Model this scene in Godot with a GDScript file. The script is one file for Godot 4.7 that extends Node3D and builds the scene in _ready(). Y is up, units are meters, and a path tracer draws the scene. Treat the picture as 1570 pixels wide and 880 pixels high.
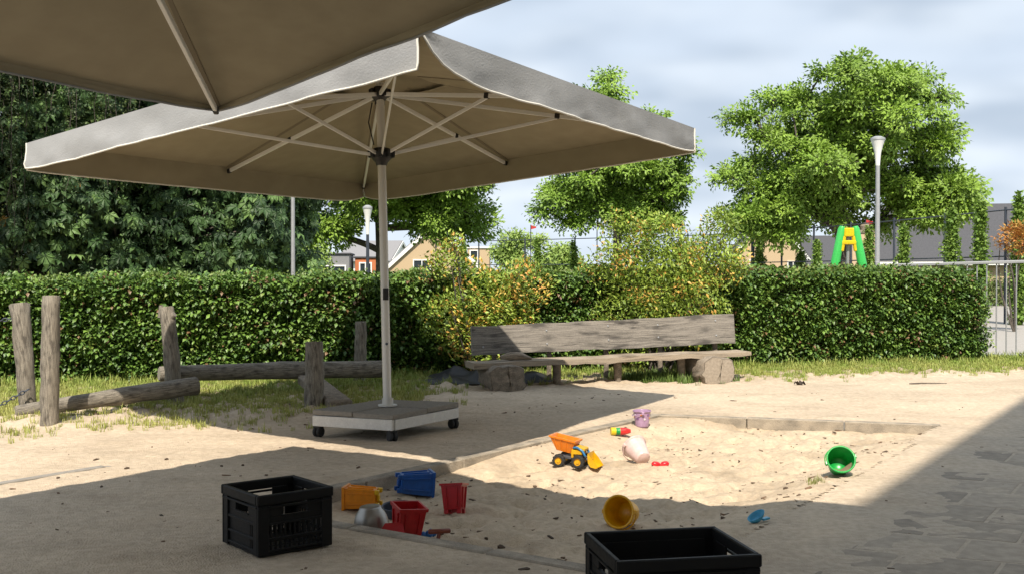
extends Node3D

# ------------------------------------------------------------------ helpers
var rng := RandomNumberGenerator.new()
var used := {}
var M := {}
var n_lo := FastNoiseLite.new()
var n_mid := FastNoiseLite.new()
var n_hi := FastNoiseLite.new()

func lin(r, g, b) -> Color:
	return Color(r, g, b).linear_to_srgb()

func numbered(n):
	if not used.has(n):
		used[n] = 0
		return n
	used[n] += 1
	return "%s_%03d" % [n, used[n]]

func tag(o, label, category, group = ""):
	o.set_meta("label", label)
	o.set_meta("category", category)
	if group != "":
		o.set_meta("group", group)
	return o

# x to the right, f metres ahead of the camera, y up
func at(x, f, y = 0.0) -> Vector3:
	return Vector3(x, y, -f)

func thing(called, label, category, pos = Vector3.ZERO, turn = 0.0, group = ""):
	var o := Node3D.new()
	o.name = numbered(called)
	add_child(o)
	o.position = pos
	o.rotation.y = turn
	tag(o, label, category, group)
	return o

func new_st() -> SurfaceTool:
	var st := SurfaceTool.new()
	st.begin(Mesh.PRIMITIVE_TRIANGLES)
	return st

func mesh_of(st: SurfaceTool) -> ArrayMesh:
	st.generate_normals()
	return st.commit()

func put(called, mesh, m, parent = self) -> MeshInstance3D:
	var o := MeshInstance3D.new()
	o.mesh = mesh
	o.material_override = m
	if parent == self:
		o.name = numbered(called)
	else:
		o.name = called
	parent.add_child(o, true)
	return o

func obj(called, st: SurfaceTool, m, parent = self) -> MeshInstance3D:
	return put(called, mesh_of(st), m, parent)

func structure(o):
	o.set_meta("kind", "structure")
	return o

func scatter(called, mesh, xfs: Array, cols: Array, m, parent) -> MultiMeshInstance3D:
	var mm := MultiMesh.new()
	mm.transform_format = MultiMesh.TRANSFORM_3D
	mm.use_colors = true
	mm.mesh = mesh
	mm.instance_count = xfs.size()
	for i in xfs.size():
		mm.set_instance_transform(i, xfs[i])
		mm.set_instance_color(i, cols[i])
	var o := MultiMeshInstance3D.new()
	o.multimesh = mm
	o.material_override = m
	if parent == self:
		o.name = numbered(called)
	else:
		o.name = called
	parent.add_child(o, true)
	o.set_meta("kind", "stuff")
	return o

func tri(st, a, b, c, inside):
	var n = (a - c).cross(a - b)
	if n.dot((a + b + c) / 3.0 - inside) < 0:
		var t = b
		b = c
		c = t
	st.add_vertex(a); st.add_vertex(b); st.add_vertex(c)

func quad(st, a, b, c, d, inside):
	tri(st, a, b, c, inside)
	tri(st, a, c, d, inside)

func cbox(st: SurfaceTool, xf: Transform3D, size: Vector3, bev = 0.004):
	st.set_smooth_group(-1)
	var h = size / 2.0
	var b = min(bev, min(h.x, min(h.y, h.z)) * 0.45)
	var o = xf.origin
	var p = func(sx, sy, sz, ax):
		var v = Vector3(sx * (h.x - b), sy * (h.y - b), sz * (h.z - b))
		v[ax] = [sx, sy, sz][ax] * h[ax]
		return xf * v
	for s in [-1, 1]:
		quad(st, p.call(s, -1, -1, 0), p.call(s, 1, -1, 0), p.call(s, 1, 1, 0), p.call(s, -1, 1, 0), o)
		quad(st, p.call(-1, s, -1, 1), p.call(1, s, -1, 1), p.call(1, s, 1, 1), p.call(-1, s, 1, 1), o)
		quad(st, p.call(-1, -1, s, 2), p.call(1, -1, s, 2), p.call(1, 1, s, 2), p.call(-1, 1, s, 2), o)
		for t in [-1, 1]:
			quad(st, p.call(s, t, -1, 0), p.call(s, t, 1, 0), p.call(s, t, 1, 1), p.call(s, t, -1, 1), o)
			quad(st, p.call(s, -1, t, 0), p.call(s, 1, t, 0), p.call(s, 1, t, 2), p.call(s, -1, t, 2), o)
			quad(st, p.call(-1, s, t, 1), p.call(1, s, t, 1), p.call(1, s, t, 2), p.call(-1, s, t, 2), o)
			for u in [-1, 1]:
				tri(st, p.call(s, t, u, 0), p.call(s, t, u, 1), p.call(s, t, u, 2), o)

func xf(pos: Vector3, turn := Vector3.ZERO) -> Transform3D:
	return Transform3D(Basis.from_euler(turn), pos)

# box between two points with a cross-section w (sideways) by h (upwards)
func bar(st, a: Vector3, b: Vector3, w, h, bev = 0.003):
	var d = b - a
	var up = Vector3.UP if abs(d.normalized().y) < 0.98 else Vector3.RIGHT
	var bs = Basis.looking_at(d, up)
	cbox(st, Transform3D(bs, (a + b) / 2.0), Vector3(w, h, d.length()), bev)

func tube(st: SurfaceTool, pts: Array, radii: Array, sides = 10, caps = true, wob = 0.0, vs = 1.0):
	var n = pts.size()
	var rings = []
	var up = Vector3.UP
	var d0 = (pts[1] - pts[0]).normalized()
	if abs(d0.dot(up)) > 0.95:
		up = Vector3.RIGHT
	var side = d0.cross(up).normalized()
	var length = 0.0
	var vv = []
	for i in n:
		var d
		if i == 0: d = pts[1] - pts[0]
		elif i == n - 1: d = pts[n - 1] - pts[n - 2]
		else: d = pts[i + 1] - pts[i - 1]
		d = d.normalized()
		side = (side - d * side.dot(d)).normalized()
		var oth = d.cross(side)
		var ring = []
		for k in sides:
			var a = TAU * k / sides
			var r = radii[i]
			if wob > 0.0:
				r *= 1.0 + wob * n_hi.get_noise_3d(pts[i].x * 8.0 + cos(a) * 13.0, pts[i].y * 8.0 + 7.0 * length, pts[i].z * 8.0 + sin(a) * 13.0) * 2.0
			ring.append(pts[i] + (side * cos(a) + oth * sin(a)) * r)
		rings.append(ring)
		if i > 0: length += (pts[i] - pts[i - 1]).length()
		vv.append(length * vs)
	st.set_smooth_group(0)
	for i in n - 1:
		for k in sides:
			var k2 = (k + 1) % sides
			var a = rings[i][k]; var b = rings[i][k2]; var c = rings[i + 1][k2]; var e = rings[i + 1][k]
			var u0 = float(k) / sides; var u1 = float(k + 1) / sides
			st.set_uv(Vector2(u0, vv[i])); st.add_vertex(a)
			st.set_uv(Vector2(u1, vv[i + 1])); st.add_vertex(c)
			st.set_uv(Vector2(u1, vv[i])); st.add_vertex(b)
			st.set_uv(Vector2(u0, vv[i])); st.add_vertex(a)
			st.set_uv(Vector2(u0, vv[i + 1])); st.add_vertex(e)
			st.set_uv(Vector2(u1, vv[i + 1])); st.add_vertex(c)
	if caps:
		st.set_smooth_group(-1)
		for e in [0, n - 1]:
			var inside = pts[1] if e == 0 else pts[n - 2]
			for k in sides:
				var a = rings[e][k]; var b = rings[e][(k + 1) % sides]
				st.set_uv(Vector2(0.3, vv[e]))
				tri(st, pts[e], a, b, inside)

# profile: Array of Vector2(radius, height); spun round y
func lathe(st: SurfaceTool, prof: Array, seg = 24, t := Transform3D.IDENTITY, sharp = true):
	for i in prof.size() - 1:
		st.set_smooth_group(i + 1 if sharp else 1)
		for k in seg:
			var a0 = TAU * k / seg; var a1 = TAU * (k + 1) / seg
			var p = func(q, a): return t * Vector3(cos(a) * q.x, q.y, sin(a) * q.x)
			var A = p.call(prof[i], a0); var B = p.call(prof[i], a1)
			var C = p.call(prof[i + 1], a1); var D = p.call(prof[i + 1], a0)
			if prof[i].x > 0.0001:
				st.add_vertex(A); st.add_vertex(B); st.add_vertex(C)
			if prof[i + 1].x > 0.0001:
				st.add_vertex(A); st.add_vertex(C); st.add_vertex(D)

# ------------------------------------------------------------------ textures and materials
func tex_from(size_x, size_y, f: Callable) -> ImageTexture:
	var img := Image.create(size_x, size_y, false, Image.FORMAT_RGB8)
	for y in size_y:
		for x in size_x:
			img.set_pixel(x, y, f.call(x, y))
	return ImageTexture.create_from_image(img)

func noise(sd, freq, oct = 4) -> FastNoiseLite:
	var n := FastNoiseLite.new()
	n.seed = sd
	n.frequency = freq
	n.fractal_octaves = oct
	n.noise_type = FastNoiseLite.TYPE_SIMPLEX_SMOOTH
	return n

# seamless mottled texture: two grains blended, from dark (linear) to light (linear)
func mottle(sd, f1, f2, c0: Color, c1: Color, size = 512, mix = 0.5, contrast = 1.0) -> ImageTexture:
	var a = noise(sd, f1, 4).get_seamless_image(size, size)
	var b = noise(sd + 7, f2, 3).get_seamless_image(size, size)
	return tex_from(size, size, func(x, y):
		var v = a.get_pixel(x, y).r * (1.0 - mix) + b.get_pixel(x, y).r * mix
		v = clamp((v - 0.5) * contrast + 0.5, 0.0, 1.0)
		return c0.lerp(c1, v).linear_to_srgb())

func height_tex(sd, f1, f2, size = 512, mix = 0.5) -> ImageTexture:
	return mottle(sd, f1, f2, Color(0, 0, 0), Color(1, 1, 1), size, mix, 1.0)

func normal_tex(sd, f1, f2, size = 512, mix = 0.5, strength = 6.0) -> ImageTexture:
	var a = noise(sd, f1, 4).get_seamless_image(size, size)
	var b = noise(sd + 7, f2, 3).get_seamless_image(size, size)
	var img := Image.create(size, size, false, Image.FORMAT_RGBA8)
	for y in size:
		for x in size:
			var v = a.get_pixel(x, y).r * (1.0 - mix) + b.get_pixel(x, y).r * mix
			img.set_pixel(x, y, Color(v, v, v))
	img.bump_map_to_normal_map(strength)
	return ImageTexture.create_from_image(img)

func wood_tex(sd, c0: Color, c1: Color, stain: Color) -> ImageTexture:
	var g = noise(sd, 0.03, 4); var s = noise(sd + 3, 0.011, 5); var k = noise(sd + 5, 0.03, 2); var q = noise(sd + 8, 0.25, 2)
	var W = 256; var H = 512
	# every lookup is blended with its own copy one period on, so both directions join
	var T = func(n, x, y, sx, sy):
		var fy = float(y) / H; var fx = float(x) / W
		var r0 = lerp(n.get_noise_2d(x * sx, y * sy), n.get_noise_2d((x - W) * sx, y * sy), fx)
		var r1 = lerp(n.get_noise_2d(x * sx, (y - H) * sy), n.get_noise_2d((x - W) * sx, (y - H) * sy), fx)
		return lerp(r0, r1, fy)
	return tex_from(W, H, func(x, y):
		var bend = T.call(k, x, y, 1.0, 0.5) * 6.0
		var grain = clamp(T.call(g, x + bend, y, 7.0, 0.30) * 1.5 + 0.5, 0.0, 1.0)
		var c = c0.lerp(c1, grain)
		c = c * (1.0 + 0.35 * T.call(q, x, y, 1.0, 0.6))
		c = c.lerp(stain, clamp(T.call(s, x, y, 1.0, 0.8) * 2.4 - 0.1, 0.0, 0.8))
		var crack = T.call(g, x + 90.0 + bend, y + 30.0, 9.0, 0.13)
		if crack > 0.19: c = c * 0.36
		return c.linear_to_srgb())

func mat(col: Color, rough = 0.7, metal = 0.0) -> StandardMaterial3D:
	var m := StandardMaterial3D.new()
	m.albedo_color = col.linear_to_srgb()
	m.roughness = rough
	m.metallic = metal
	return m

func tri_mat(t: Texture2D, scale, rough = 0.8, nrm = null, nscale = 0.5) -> StandardMaterial3D:
	var m := StandardMaterial3D.new()
	m.albedo_texture = t
	m.uv1_triplanar = true
	m.uv1_scale = Vector3.ONE * scale
	m.roughness = rough
	if nrm:
		m.normal_enabled = true
		m.normal_texture = nrm
		m.normal_scale = nscale
	return m

func leaf_mat(rough = 0.45, back = 0.35) -> StandardMaterial3D:
	var m := StandardMaterial3D.new()
	m.vertex_color_use_as_albedo = true
	m.roughness = rough
	m.cull_mode = BaseMaterial3D.CULL_DISABLED
	m.backlight_enabled = true
	m.backlight = Color(back, back * 1.1, back * 0.35)
	return m

func plastic(r, g, b, rough = 0.38) -> StandardMaterial3D:
	var m = mat(Color(r, g, b), rough)
	m.roughness_texture = M.scuff
	m.uv1_triplanar = true
	m.uv1_scale = Vector3.ONE * 4.0
	m.albedo_texture = M.dusty
	return m

func make_materials():
	M.scuff = mottle(91, 0.03, 0.12, Color(0.5, 0.5, 0.5), Color(1, 1, 1), 256)
	M.dusty = mottle(92, 0.02, 0.15, Color(0.72, 0.7, 0.66), Color(1, 1, 1), 256, 0.4, 1.6)
	var nrm_f = normal_tex(11, 0.03, 0.2, 512, 0.6, 8.0)
	M.nrm_fine = nrm_f
	var sand_t = mottle(21, 0.02, 0.35, Color(0.62, 0.60, 0.57), Color(1, 1, 1), 1024, 0.55, 1.7)
	M.sand = tri_mat(sand_t, 0.9, 0.95, nrm_f, 0.9)
	M.sand.vertex_color_use_as_albedo = true
	M.yard = tri_mat(sand_t, 0.7, 0.95, nrm_f, 0.7)
	M.yard.vertex_color_use_as_albedo = true
	M.concrete = tri_mat(mottle(31, 0.02, 0.2, Color(0.17, 0.16, 0.145), Color(0.34, 0.32, 0.285), 512, 0.5, 1.5), 1.3, 0.9, nrm_f, 0.4)
	M.kerb = tri_mat(mottle(35, 0.012, 0.2, Color(0.15, 0.135, 0.11), Color(0.42, 0.36, 0.28), 512, 0.4, 1.8), 0.8, 0.9, nrm_f, 0.5)
	M.tiles = []
	for i in 3:
		var b = [0.85, 1.0, 1.15][i]
		M.tiles.append(tri_mat(mottle(41 + i * 9, 0.018, 0.25, Color(0.21, 0.175, 0.135) * b, Color(0.38, 0.32, 0.245) * b, 512, 0.5, 1.4), 1.1, 0.85, nrm_f, 0.4))
	M.slab = tri_mat(mottle(51, 0.025, 0.3, Color(0.16, 0.15, 0.13), Color(0.30, 0.275, 0.235), 512, 0.5, 1.4), 2.0, 0.9, nrm_f, 0.5)
	var fab = mottle(61, 0.008, 0.4, Color(0.275, 0.28, 0.285), Color(0.34, 0.345, 0.35), 512, 0.35, 1.3)
	M.fabric = tri_mat(fab, 0.8, 0.9, normal_tex(63, 0.25, 0.4, 256, 0.5, 3.0), 0.25)
	M.fabric.cull_mode = BaseMaterial3D.CULL_DISABLED
	M.lining = tri_mat(mottle(65, 0.008, 0.4, Color(0.275, 0.235, 0.158), Color(0.345, 0.30, 0.205), 512, 0.3, 1.3), 0.8, 0.92)
	M.lining.backlight_enabled = true
	M.lining.backlight = Color(0.07, 0.052, 0.024)
	M.seam = mat(Color(0.20, 0.165, 0.11), 0.9)
	M.lining.cull_mode = BaseMaterial3D.CULL_DISABLED
	M.hem = mat(Color(0.72, 0.70, 0.64), 0.8)
	M.alu = mat(Color(0.74, 0.73, 0.70), 0.42, 0.1)
	M.alu.roughness_texture = M.scuff; M.alu.uv1_triplanar = true
	M.pole = mat(Color(0.60, 0.58, 0.53), 0.45, 0.15)
	M.pole.roughness_texture = M.scuff; M.pole.uv1_triplanar = true
	M.white_metal = tri_mat(mottle(71, 0.02, 0.1, Color(0.50, 0.49, 0.46), Color(0.68, 0.67, 0.63), 256, 0.5, 1.4), 2.0, 0.5)
	M.black = mat(Color(0.012, 0.012, 0.013), 0.5)
	M.crate = mat(Color(0.005, 0.005, 0.005), 0.62)
	M.crate.metallic_specular = 0.35
	M.crate.roughness_texture = M.scuff; M.crate.uv1_triplanar = true; M.crate.uv1_scale = Vector3.ONE * 3.0
	M.rubber = mat(Color(0.02, 0.02, 0.02), 0.75)
	M.steel = mat(Color(0.30, 0.285, 0.26), 0.48, 1.0)
	M.steel.roughness_texture = M.scuff; M.steel.uv1_triplanar = true; M.steel.uv1_scale = Vector3.ONE * 5.0
	M.galv = tri_mat(mottle(75, 0.03, 0.1, Color(0.30, 0.31, 0.32), Color(0.45, 0.46, 0.47), 256), 1.5, 0.5)
	M.galv.metallic = 0.4
	M.darkmetal = mat(Color(0.05, 0.06, 0.08), 0.5, 0.3)
	var wt = wood_tex(81, Color(0.12, 0.105, 0.084), Color(0.36, 0.325, 0.265), Color(0.085, 0.074, 0.06))
	M.log = StandardMaterial3D.new()
	M.log.albedo_texture = wt; M.log.roughness = 0.9
	M.log.uv1_scale = Vector3(2, 1, 1)
	M.log.normal_enabled = true
	M.log.normal_texture = nrm_f; M.log.normal_scale = 0.7
	var wt2 = wood_tex(83, Color(0.14, 0.128, 0.112), Color(0.33, 0.30, 0.26), Color(0.06, 0.055, 0.05))
	M.plank = StandardMaterial3D.new()
	M.plank.albedo_texture = wt2; M.plank.roughness = 0.92
	M.plank.normal_enabled = true; M.plank.normal_texture = nrm_f; M.plank.normal_scale = 0.5
	var wt3 = wood_tex(85, Color(0.20, 0.165, 0.12), Color(0.45, 0.37, 0.28), Color(0.14, 0.11, 0.08))
	M.seat = M.plank.duplicate(); M.seat.albedo_texture = wt3
	M.stump = tri_mat(mottle(87, 0.02, 0.1, Color(0.10, 0.085, 0.065), Color(0.34, 0.285, 0.225), 256, 0.5, 1.7), 2.2, 0.95, nrm_f, 0.9)
	M.endgrain = tri_mat(mottle(88, 0.03, 0.15, Color(0.22, 0.185, 0.145), Color(0.42, 0.36, 0.29), 256, 0.5, 1.6), 3.0, 0.95, nrm_f, 0.6)
	M.bark = tri_mat(mottle(89, 0.04, 0.15, Color(0.05, 0.042, 0.034), Color(0.14, 0.12, 0.10), 256, 0.5, 1.6), 1.2, 0.95, nrm_f, 1.0)
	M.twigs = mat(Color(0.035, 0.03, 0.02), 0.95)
	M.beech = leaf_mat(0.48, 0.25)
	M.leaf = leaf_mat(0.55, 0.34)
	M.chestnut = leaf_mat(0.6, 0.22)
	M.birch = leaf_mat(0.5, 0.3)
	M.shrub = leaf_mat(0.5, 0.25)
	M.grass = leaf_mat(0.65, 0.25)
	M.litter = StandardMaterial3D.new()
	M.litter.vertex_color_use_as_albedo = true; M.litter.roughness = 0.9
	M.deadleaf = mat(Color(0.04, 0.028, 0.02), 0.8)
	M.deadleaf.cull_mode = BaseMaterial3D.CULL_DISABLED
	M.dampsand = tri_mat(mottle(95, 0.05, 0.3, Color(0.15, 0.11, 0.07), Color(0.30, 0.23, 0.15), 128), 5.0, 0.95)
	M.tarp = mat(Color(0.02, 0.021, 0.023), 0.55)
	M.brick_buff = tri_mat(mottle(101, 0.1, 0.3, Color(0.42, 0.31, 0.19), Color(0.56, 0.43, 0.28), 256), 0.6, 0.9)
	M.brick_orange = tri_mat(mottle(103, 0.1, 0.3, Color(0.40, 0.12, 0.05), Color(0.55, 0.19, 0.08), 256), 0.6, 0.9)
	M.brick_dark = tri_mat(mottle(104, 0.1, 0.3, Color(0.17, 0.09, 0.06), Color(0.28, 0.16, 0.11), 256), 0.6, 0.9)
	M.plaster = tri_mat(mottle(109, 0.02, 0.2, Color(0.60, 0.57, 0.52), Color(0.72, 0.69, 0.63), 256), 0.5, 0.9)
	M.slate = tri_mat(mottle(105, 0.05, 0.2, Color(0.045, 0.046, 0.052), Color(0.085, 0.087, 0.097), 256), 0.5, 0.8)
	M.greyroof = tri_mat(mottle(106, 0.05, 0.2, Color(0.17, 0.17, 0.18), Color(0.26, 0.26, 0.27), 256), 0.5, 0.8)
	M.trim = mat(Color(0.78, 0.78, 0.76), 0.5)
	M.pane = mat(Color(0.03, 0.04, 0.05), 0.08)
	M.farground = tri_mat(mottle(107, 0.02, 0.2, Color(0.05, 0.075, 0.025), Color(0.11, 0.13, 0.05), 512), 0.25, 0.95)
	M.road = tri_mat(mottle(108, 0.02, 0.3, Color(0.27, 0.255, 0.235), Color(0.37, 0.35, 0.32), 512), 0.5, 0.9)

# ------------------------------------------------------------------ ground shape
var SB := [Vector2(-1.66, 6.63), Vector2(1.433, 11.07), Vector2(4.03, 10.26), Vector2(0.645, 5.03)]
var H0 := Vector2(-6.21, 13.45)
var H1 := Vector2(7.40, 17.25)

# distances inside the sandpit from its left, far, right and near edges
func pit(x, f) -> Array:
	var r = []
	var p = Vector2(x, f)
	for i in 4:
		var a = SB[i]; var b = SB[(i + 1) % 4]
		var d = (b - a).normalized()
		r.append((p - a).dot(Vector2(d.y, -d.x)))
	return r

func hedge_dist(x, f) -> float:
	var d = (H1 - H0).normalized()
	return (Vector2(x, f) - H0).dot(Vector2(d.y, -d.x))

func film_zone(x, f) -> float:
	return smoothstep(0.2, 0.8, -pit(x, f)[2] + 0.35 * n_mid.get_noise_2d(x, f))

func yard_h(x, f) -> float:
	var p = pit(x, f)
	var h = 0.004 + n_lo.get_noise_2d(x, f) * 0.010 + n_mid.get_noise_2d(x, f) * 0.006
	h += n_hi.get_noise_2d(x * 0.7, f * 1.6) * 0.011
	var w = film_zone(x, f)
	if w > 0.0:
		var film = -0.0048 + 0.010 * smoothstep(1.25, 0.35, -p[2] + 0.3 * n_mid.get_noise_2d(x, f + 50.0)) + n_hi.get_noise_2d(x * 0.45 - f * 0.15, f * 0.95 + x * 0.3) * 0.011 + n_mid.get_noise_2d(x + 30.0, f) * 0.010
		film = max(film, -0.0015)
		h = lerp(h + 0.006, film, w)
	if p[2] < 0.15 and p[2] > -0.5 and p[0] > 0.0: h = max(h, 0.008 + 0.008 * n_mid.get_noise_2d(x * 2.0, f * 2.0))
	var d = hedge_dist(x, f)
	# loose sand and turf towards the hedge
	var soil = smoothstep(4.4, 3.2, d + 0.25 * n_lo.get_noise_2d(x * 2.0, f * 2.0)) if x < -1.2 else smoothstep(2.2, 1.3, d + 0.3 * n_lo.get_noise_2d(x * 2.0, f * 2.0))
	h += soil * (0.03 + 0.04 * n_mid.get_noise_2d(x * 1.3 + 9.0, f * 1.3) + 0.045 * n_hi.get_noise_2d(x, f))
	var near_edge = min(min(p[0], p[1]), p[3])
	if p[2] > -0.3 and near_edge > -0.16 and (p[2] > 0.12 or near_edge < 0.0):
		h = min(h, -0.004)
	return h

func sand_h(x, f) -> float:
	var p = pit(x, f)
	var h = -0.112 + n_mid.get_noise_2d(x * 0.7, f * 0.7) * 0.04 + n_mid.get_noise_2d(x * 2.4 + 40.0, f * 2.4) * 0.028 + n_hi.get_noise_2d(x * 1.3, f * 1.3) * 0.022
	# trodden hollows
	h -= 0.03 * smoothstep(0.15, 0.42, n_mid.get_noise_2d(x * 3.3 + 91.0, f * 2.7))
	# heaped against the right kerb and in the far left corner, trodden low along the near edge
	h = lerp(h, 0.010 + n_mid.get_noise_2d(x * 2.0, f * 2.0) * 0.02 + n_hi.get_noise_2d(x, f) * 0.012, smoothstep(0.6, 0.02, p[2]) * smoothstep(0.25, 1.1, p[1]))
	h = lerp(h, 0.004, smoothstep(1.25, 0.2, p[0] + p[1] * 0.9))
	h = lerp(h, -0.055, 0.6 * smoothstep(0.5, 0.05, p[0]))
	h = lerp(h, -0.02, smoothstep(0.45, 0.05, p[0]) * smoothstep(3.4, 2.4, p[1]))
	h = lerp(h, -0.068, 0.7 * smoothstep(0.6, 0.05, p[1]) * smoothstep(1.0, 1.8, p[0]))
	h = lerp(h, -0.072 + 0.012 * n_mid.get_noise_2d(x * 2.0, f * 2.0), smoothstep(0.5, 0.18, p[3]))
	return h

func inside_pit(x, f, m = 0.0) -> bool:
	var p = pit(x, f)
	return p[0] > m and p[1] > m and p[2] > m and p[3] > m

func gh(x, f) -> float:
	return sand_h(x, f) if inside_pit(x, f) else yard_h(x, f)

func grid_mesh(x0, x1, f0, f1, step, hf: Callable, cf: Callable, keep: Callable) -> ArrayMesh:
	var nx = int((x1 - x0) / step) + 1
	var nf = int((f1 - f0) / step) + 1
	var vs = PackedVector3Array(); var ns = PackedVector3Array(); var cs = PackedColorArray(); var ix = PackedInt32Array()
	var hs = PackedFloat32Array()
	hs.resize(nx * nf)
	for j in nf:
		for i in nx:
			hs[j * nx + i] = hf.call(x0 + i * step, f0 + j * step)
	for j in nf:
		for i in nx:
			var x = x0 + i * step; var f = f0 + j * step
			vs.append(Vector3(x, hs[j * nx + i], -f))
			var i0 = max(i - 1, 0); var i1 = min(i + 1, nx - 1); var j0 = max(j - 1, 0); var j1 = min(j + 1, nf - 1)
			var dx = (hs[j * nx + i1] - hs[j * nx + i0]) / ((i1 - i0) * step)
			var df = (hs[j1 * nx + i] - hs[j0 * nx + i]) / ((j1 - j0) * step)
			ns.append(Vector3(-dx, 1, df).normalized())
			cs.append(cf.call(x, f))
	for j in nf - 1:
		for i in nx - 1:
			if keep.call(x0 + i * step, f0 + j * step, step):
				var a = j * nx + i
				ix.append_array([a, a + nx, a + nx + 1, a, a + nx + 1, a + 1])
	var arr = []
	arr.resize(Mesh.ARRAY_MAX)
	arr[Mesh.ARRAY_VERTEX] = vs; arr[Mesh.ARRAY_NORMAL] = ns; arr[Mesh.ARRAY_COLOR] = cs; arr[Mesh.ARRAY_INDEX] = ix
	var m := ArrayMesh.new()
	m.add_surface_from_arrays(Mesh.PRIMITIVE_TRIANGLES, arr)
	return m

func yard_color(x, f) -> Color:
	var c = Color(0.61, 0.505, 0.38)
	var v = n_lo.get_noise_2d(x * 1.5 + 80.0, f * 1.5)
	c = c * (1.0 + 0.14 * v + 0.10 * n_hi.get_noise_2d(x + 11.0, f))
	# darker damp and dirty patches, pulled out in streaks
	var dirt = clamp(n_mid.get_noise_2d(x * 0.55 + 31.0, f * 1.1 + 12.0) * 1.9 + 0.7 * n_hi.get_noise_2d(x * 0.5, f * 1.2) - 0.12, 0.0, 1.0)
	c = c.lerp(Color(0.40, 0.32, 0.23), 0.42 * dirt)
	var w = film_zone(x, f)
	c = c.lerp(Color(0.50, 0.43, 0.345), 0.7 * w)
	var d = hedge_dist(x, f)
	var soil = smoothstep(1.6, 0.6, d + 0.7 * n_mid.get_noise_2d(x * 0.8, f * 0.8))
	if x < -1.0:
		soil = smoothstep(2.6, 0.9, d + 0.9 * n_mid.get_noise_2d(x * 0.8, f * 0.8))
	c = c.lerp(Color(0.25, 0.19, 0.12), 0.65 * soil)
	c.a = 1.0
	return c

func sand_color(x, f) -> Color:
	var c = Color(0.63, 0.515, 0.375)
	c = c * (1.0 + 0.12 * n_mid.get_noise_2d(x + 60.0, f) + 0.14 * n_hi.get_noise_2d(x * 1.5 + 5.0, f * 1.5))
	var damp = clamp(n_mid.get_noise_2d(x * 0.9 + 140.0, f * 0.9) * 2.4 - 0.5, 0.0, 1.0)
	c = c.lerp(Color(0.33, 0.26, 0.18), damp * 0.55)
	c.a = 1.0
	return c

func build_ground():
	structure(put("pavement", grid_mesh(-10.0, 11.0, 2.4, 18.6, 0.05, yard_h, yard_color, func(x, f, s): return not (inside_pit(x, f) and inside_pit(x + s, f) and inside_pit(x, f + s) and inside_pit(x + s, f + s))), M.yard))
	structure(put("sand", grid_mesh(-1.9, 4.3, 4.8, 11.3, 0.035, sand_h, sand_color, func(x, f, s): return inside_pit(x + s / 2, f + s / 2, -0.045)), M.sand))
	# wide ground round the yard
	var st = new_st()
	st.set_smooth_group(-1)
	for r in [[-400, -10.0, -60, 600], [11.0, 400, -60, 600], [-10.0, 11.0, -60, 2.4], [-10.0, 11.0, 18.6, 600]]:
		quad(st, at(r[0], r[2], -0.02), at(r[1], r[2], -0.02), at(r[1], r[3], -0.02), at(r[0], r[3], -0.02), at(0, 0, -9))
	structure(obj("ground", st, M.farground))
	st = new_st()
	st.set_smooth_group(-1)
	quad(st, at(7.2, 18.6, -0.012), at(24, 18.6, -0.012), at(40, 52, -0.012), at(8.0, 52, -0.012), at(10, 30, -9))
	structure(obj("road", st, M.road))
	st = new_st()
	st.set_smooth_group(-1)
	quad(st, at(-12, -8, -0.008), at(12, -8, -0.008), at(12, 2.42, -0.008), at(-12, 2.42, -0.008), at(0, 0, -9))
	structure(obj("terrace", st, M.road))

func build_kerbs():
	var k = Node3D.new()
	k.name = numbered("kerb")
	add_child(k)
	structure(k)
	for i in 4:
		var a = SB[i]; var b = SB[(i + 1) % 4]
		var d = (b - a).normalized()
		var out = Vector2(-d.y, d.x)
		var total = a.distance_to(b)
		var n = int(round(total / 1.0))
		for j in n:
			var s0 = total * j / n + 0.004
			var s1 = total * (j + 1) / n - 0.004
			if i % 2 == 1 and j == 0: s0 += 0.045
			if i % 2 == 1 and j == n - 1: s1 -= 0.045
			var c = a + d * (s0 + s1) / 2.0 - out * 0.02
			var st = new_st()
			cbox(st, Transform3D(Basis(Vector3.UP, atan2(d.y, d.x)), at(c.x, c.y, -0.120 - (0.035 if i == 2 else 0.0) + rng.randf_range(-0.003, 0.003))), Vector3(s1 - s0, 0.25, 0.10), 0.008)
			obj("kerbstone", st, M.kerb, k)
	# half-buried edging between the paving and the loose sand on the left
	var e = Node3D.new()
	e.name = numbered("edging")
	add_child(e)
	structure(e)
	for j in 3:
		var p0 = Vector2(-4.1, 6.4) + Vector2(0.57, 0.82) * j * 1.0
		var p1 = p0 + Vector2(0.57, 0.82) * 0.985
		var c = (p0 + p1) / 2.0
		var st = new_st()
		cbox(st, Transform3D(Basis(Vector3.UP, atan2(0.82, 0.57)), at(c.x, c.y, -0.104 - 0.010 * j)), Vector3(0.985, 0.25, 0.06), 0.006)
		obj("kerbstone", st, M.concrete, e)

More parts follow.
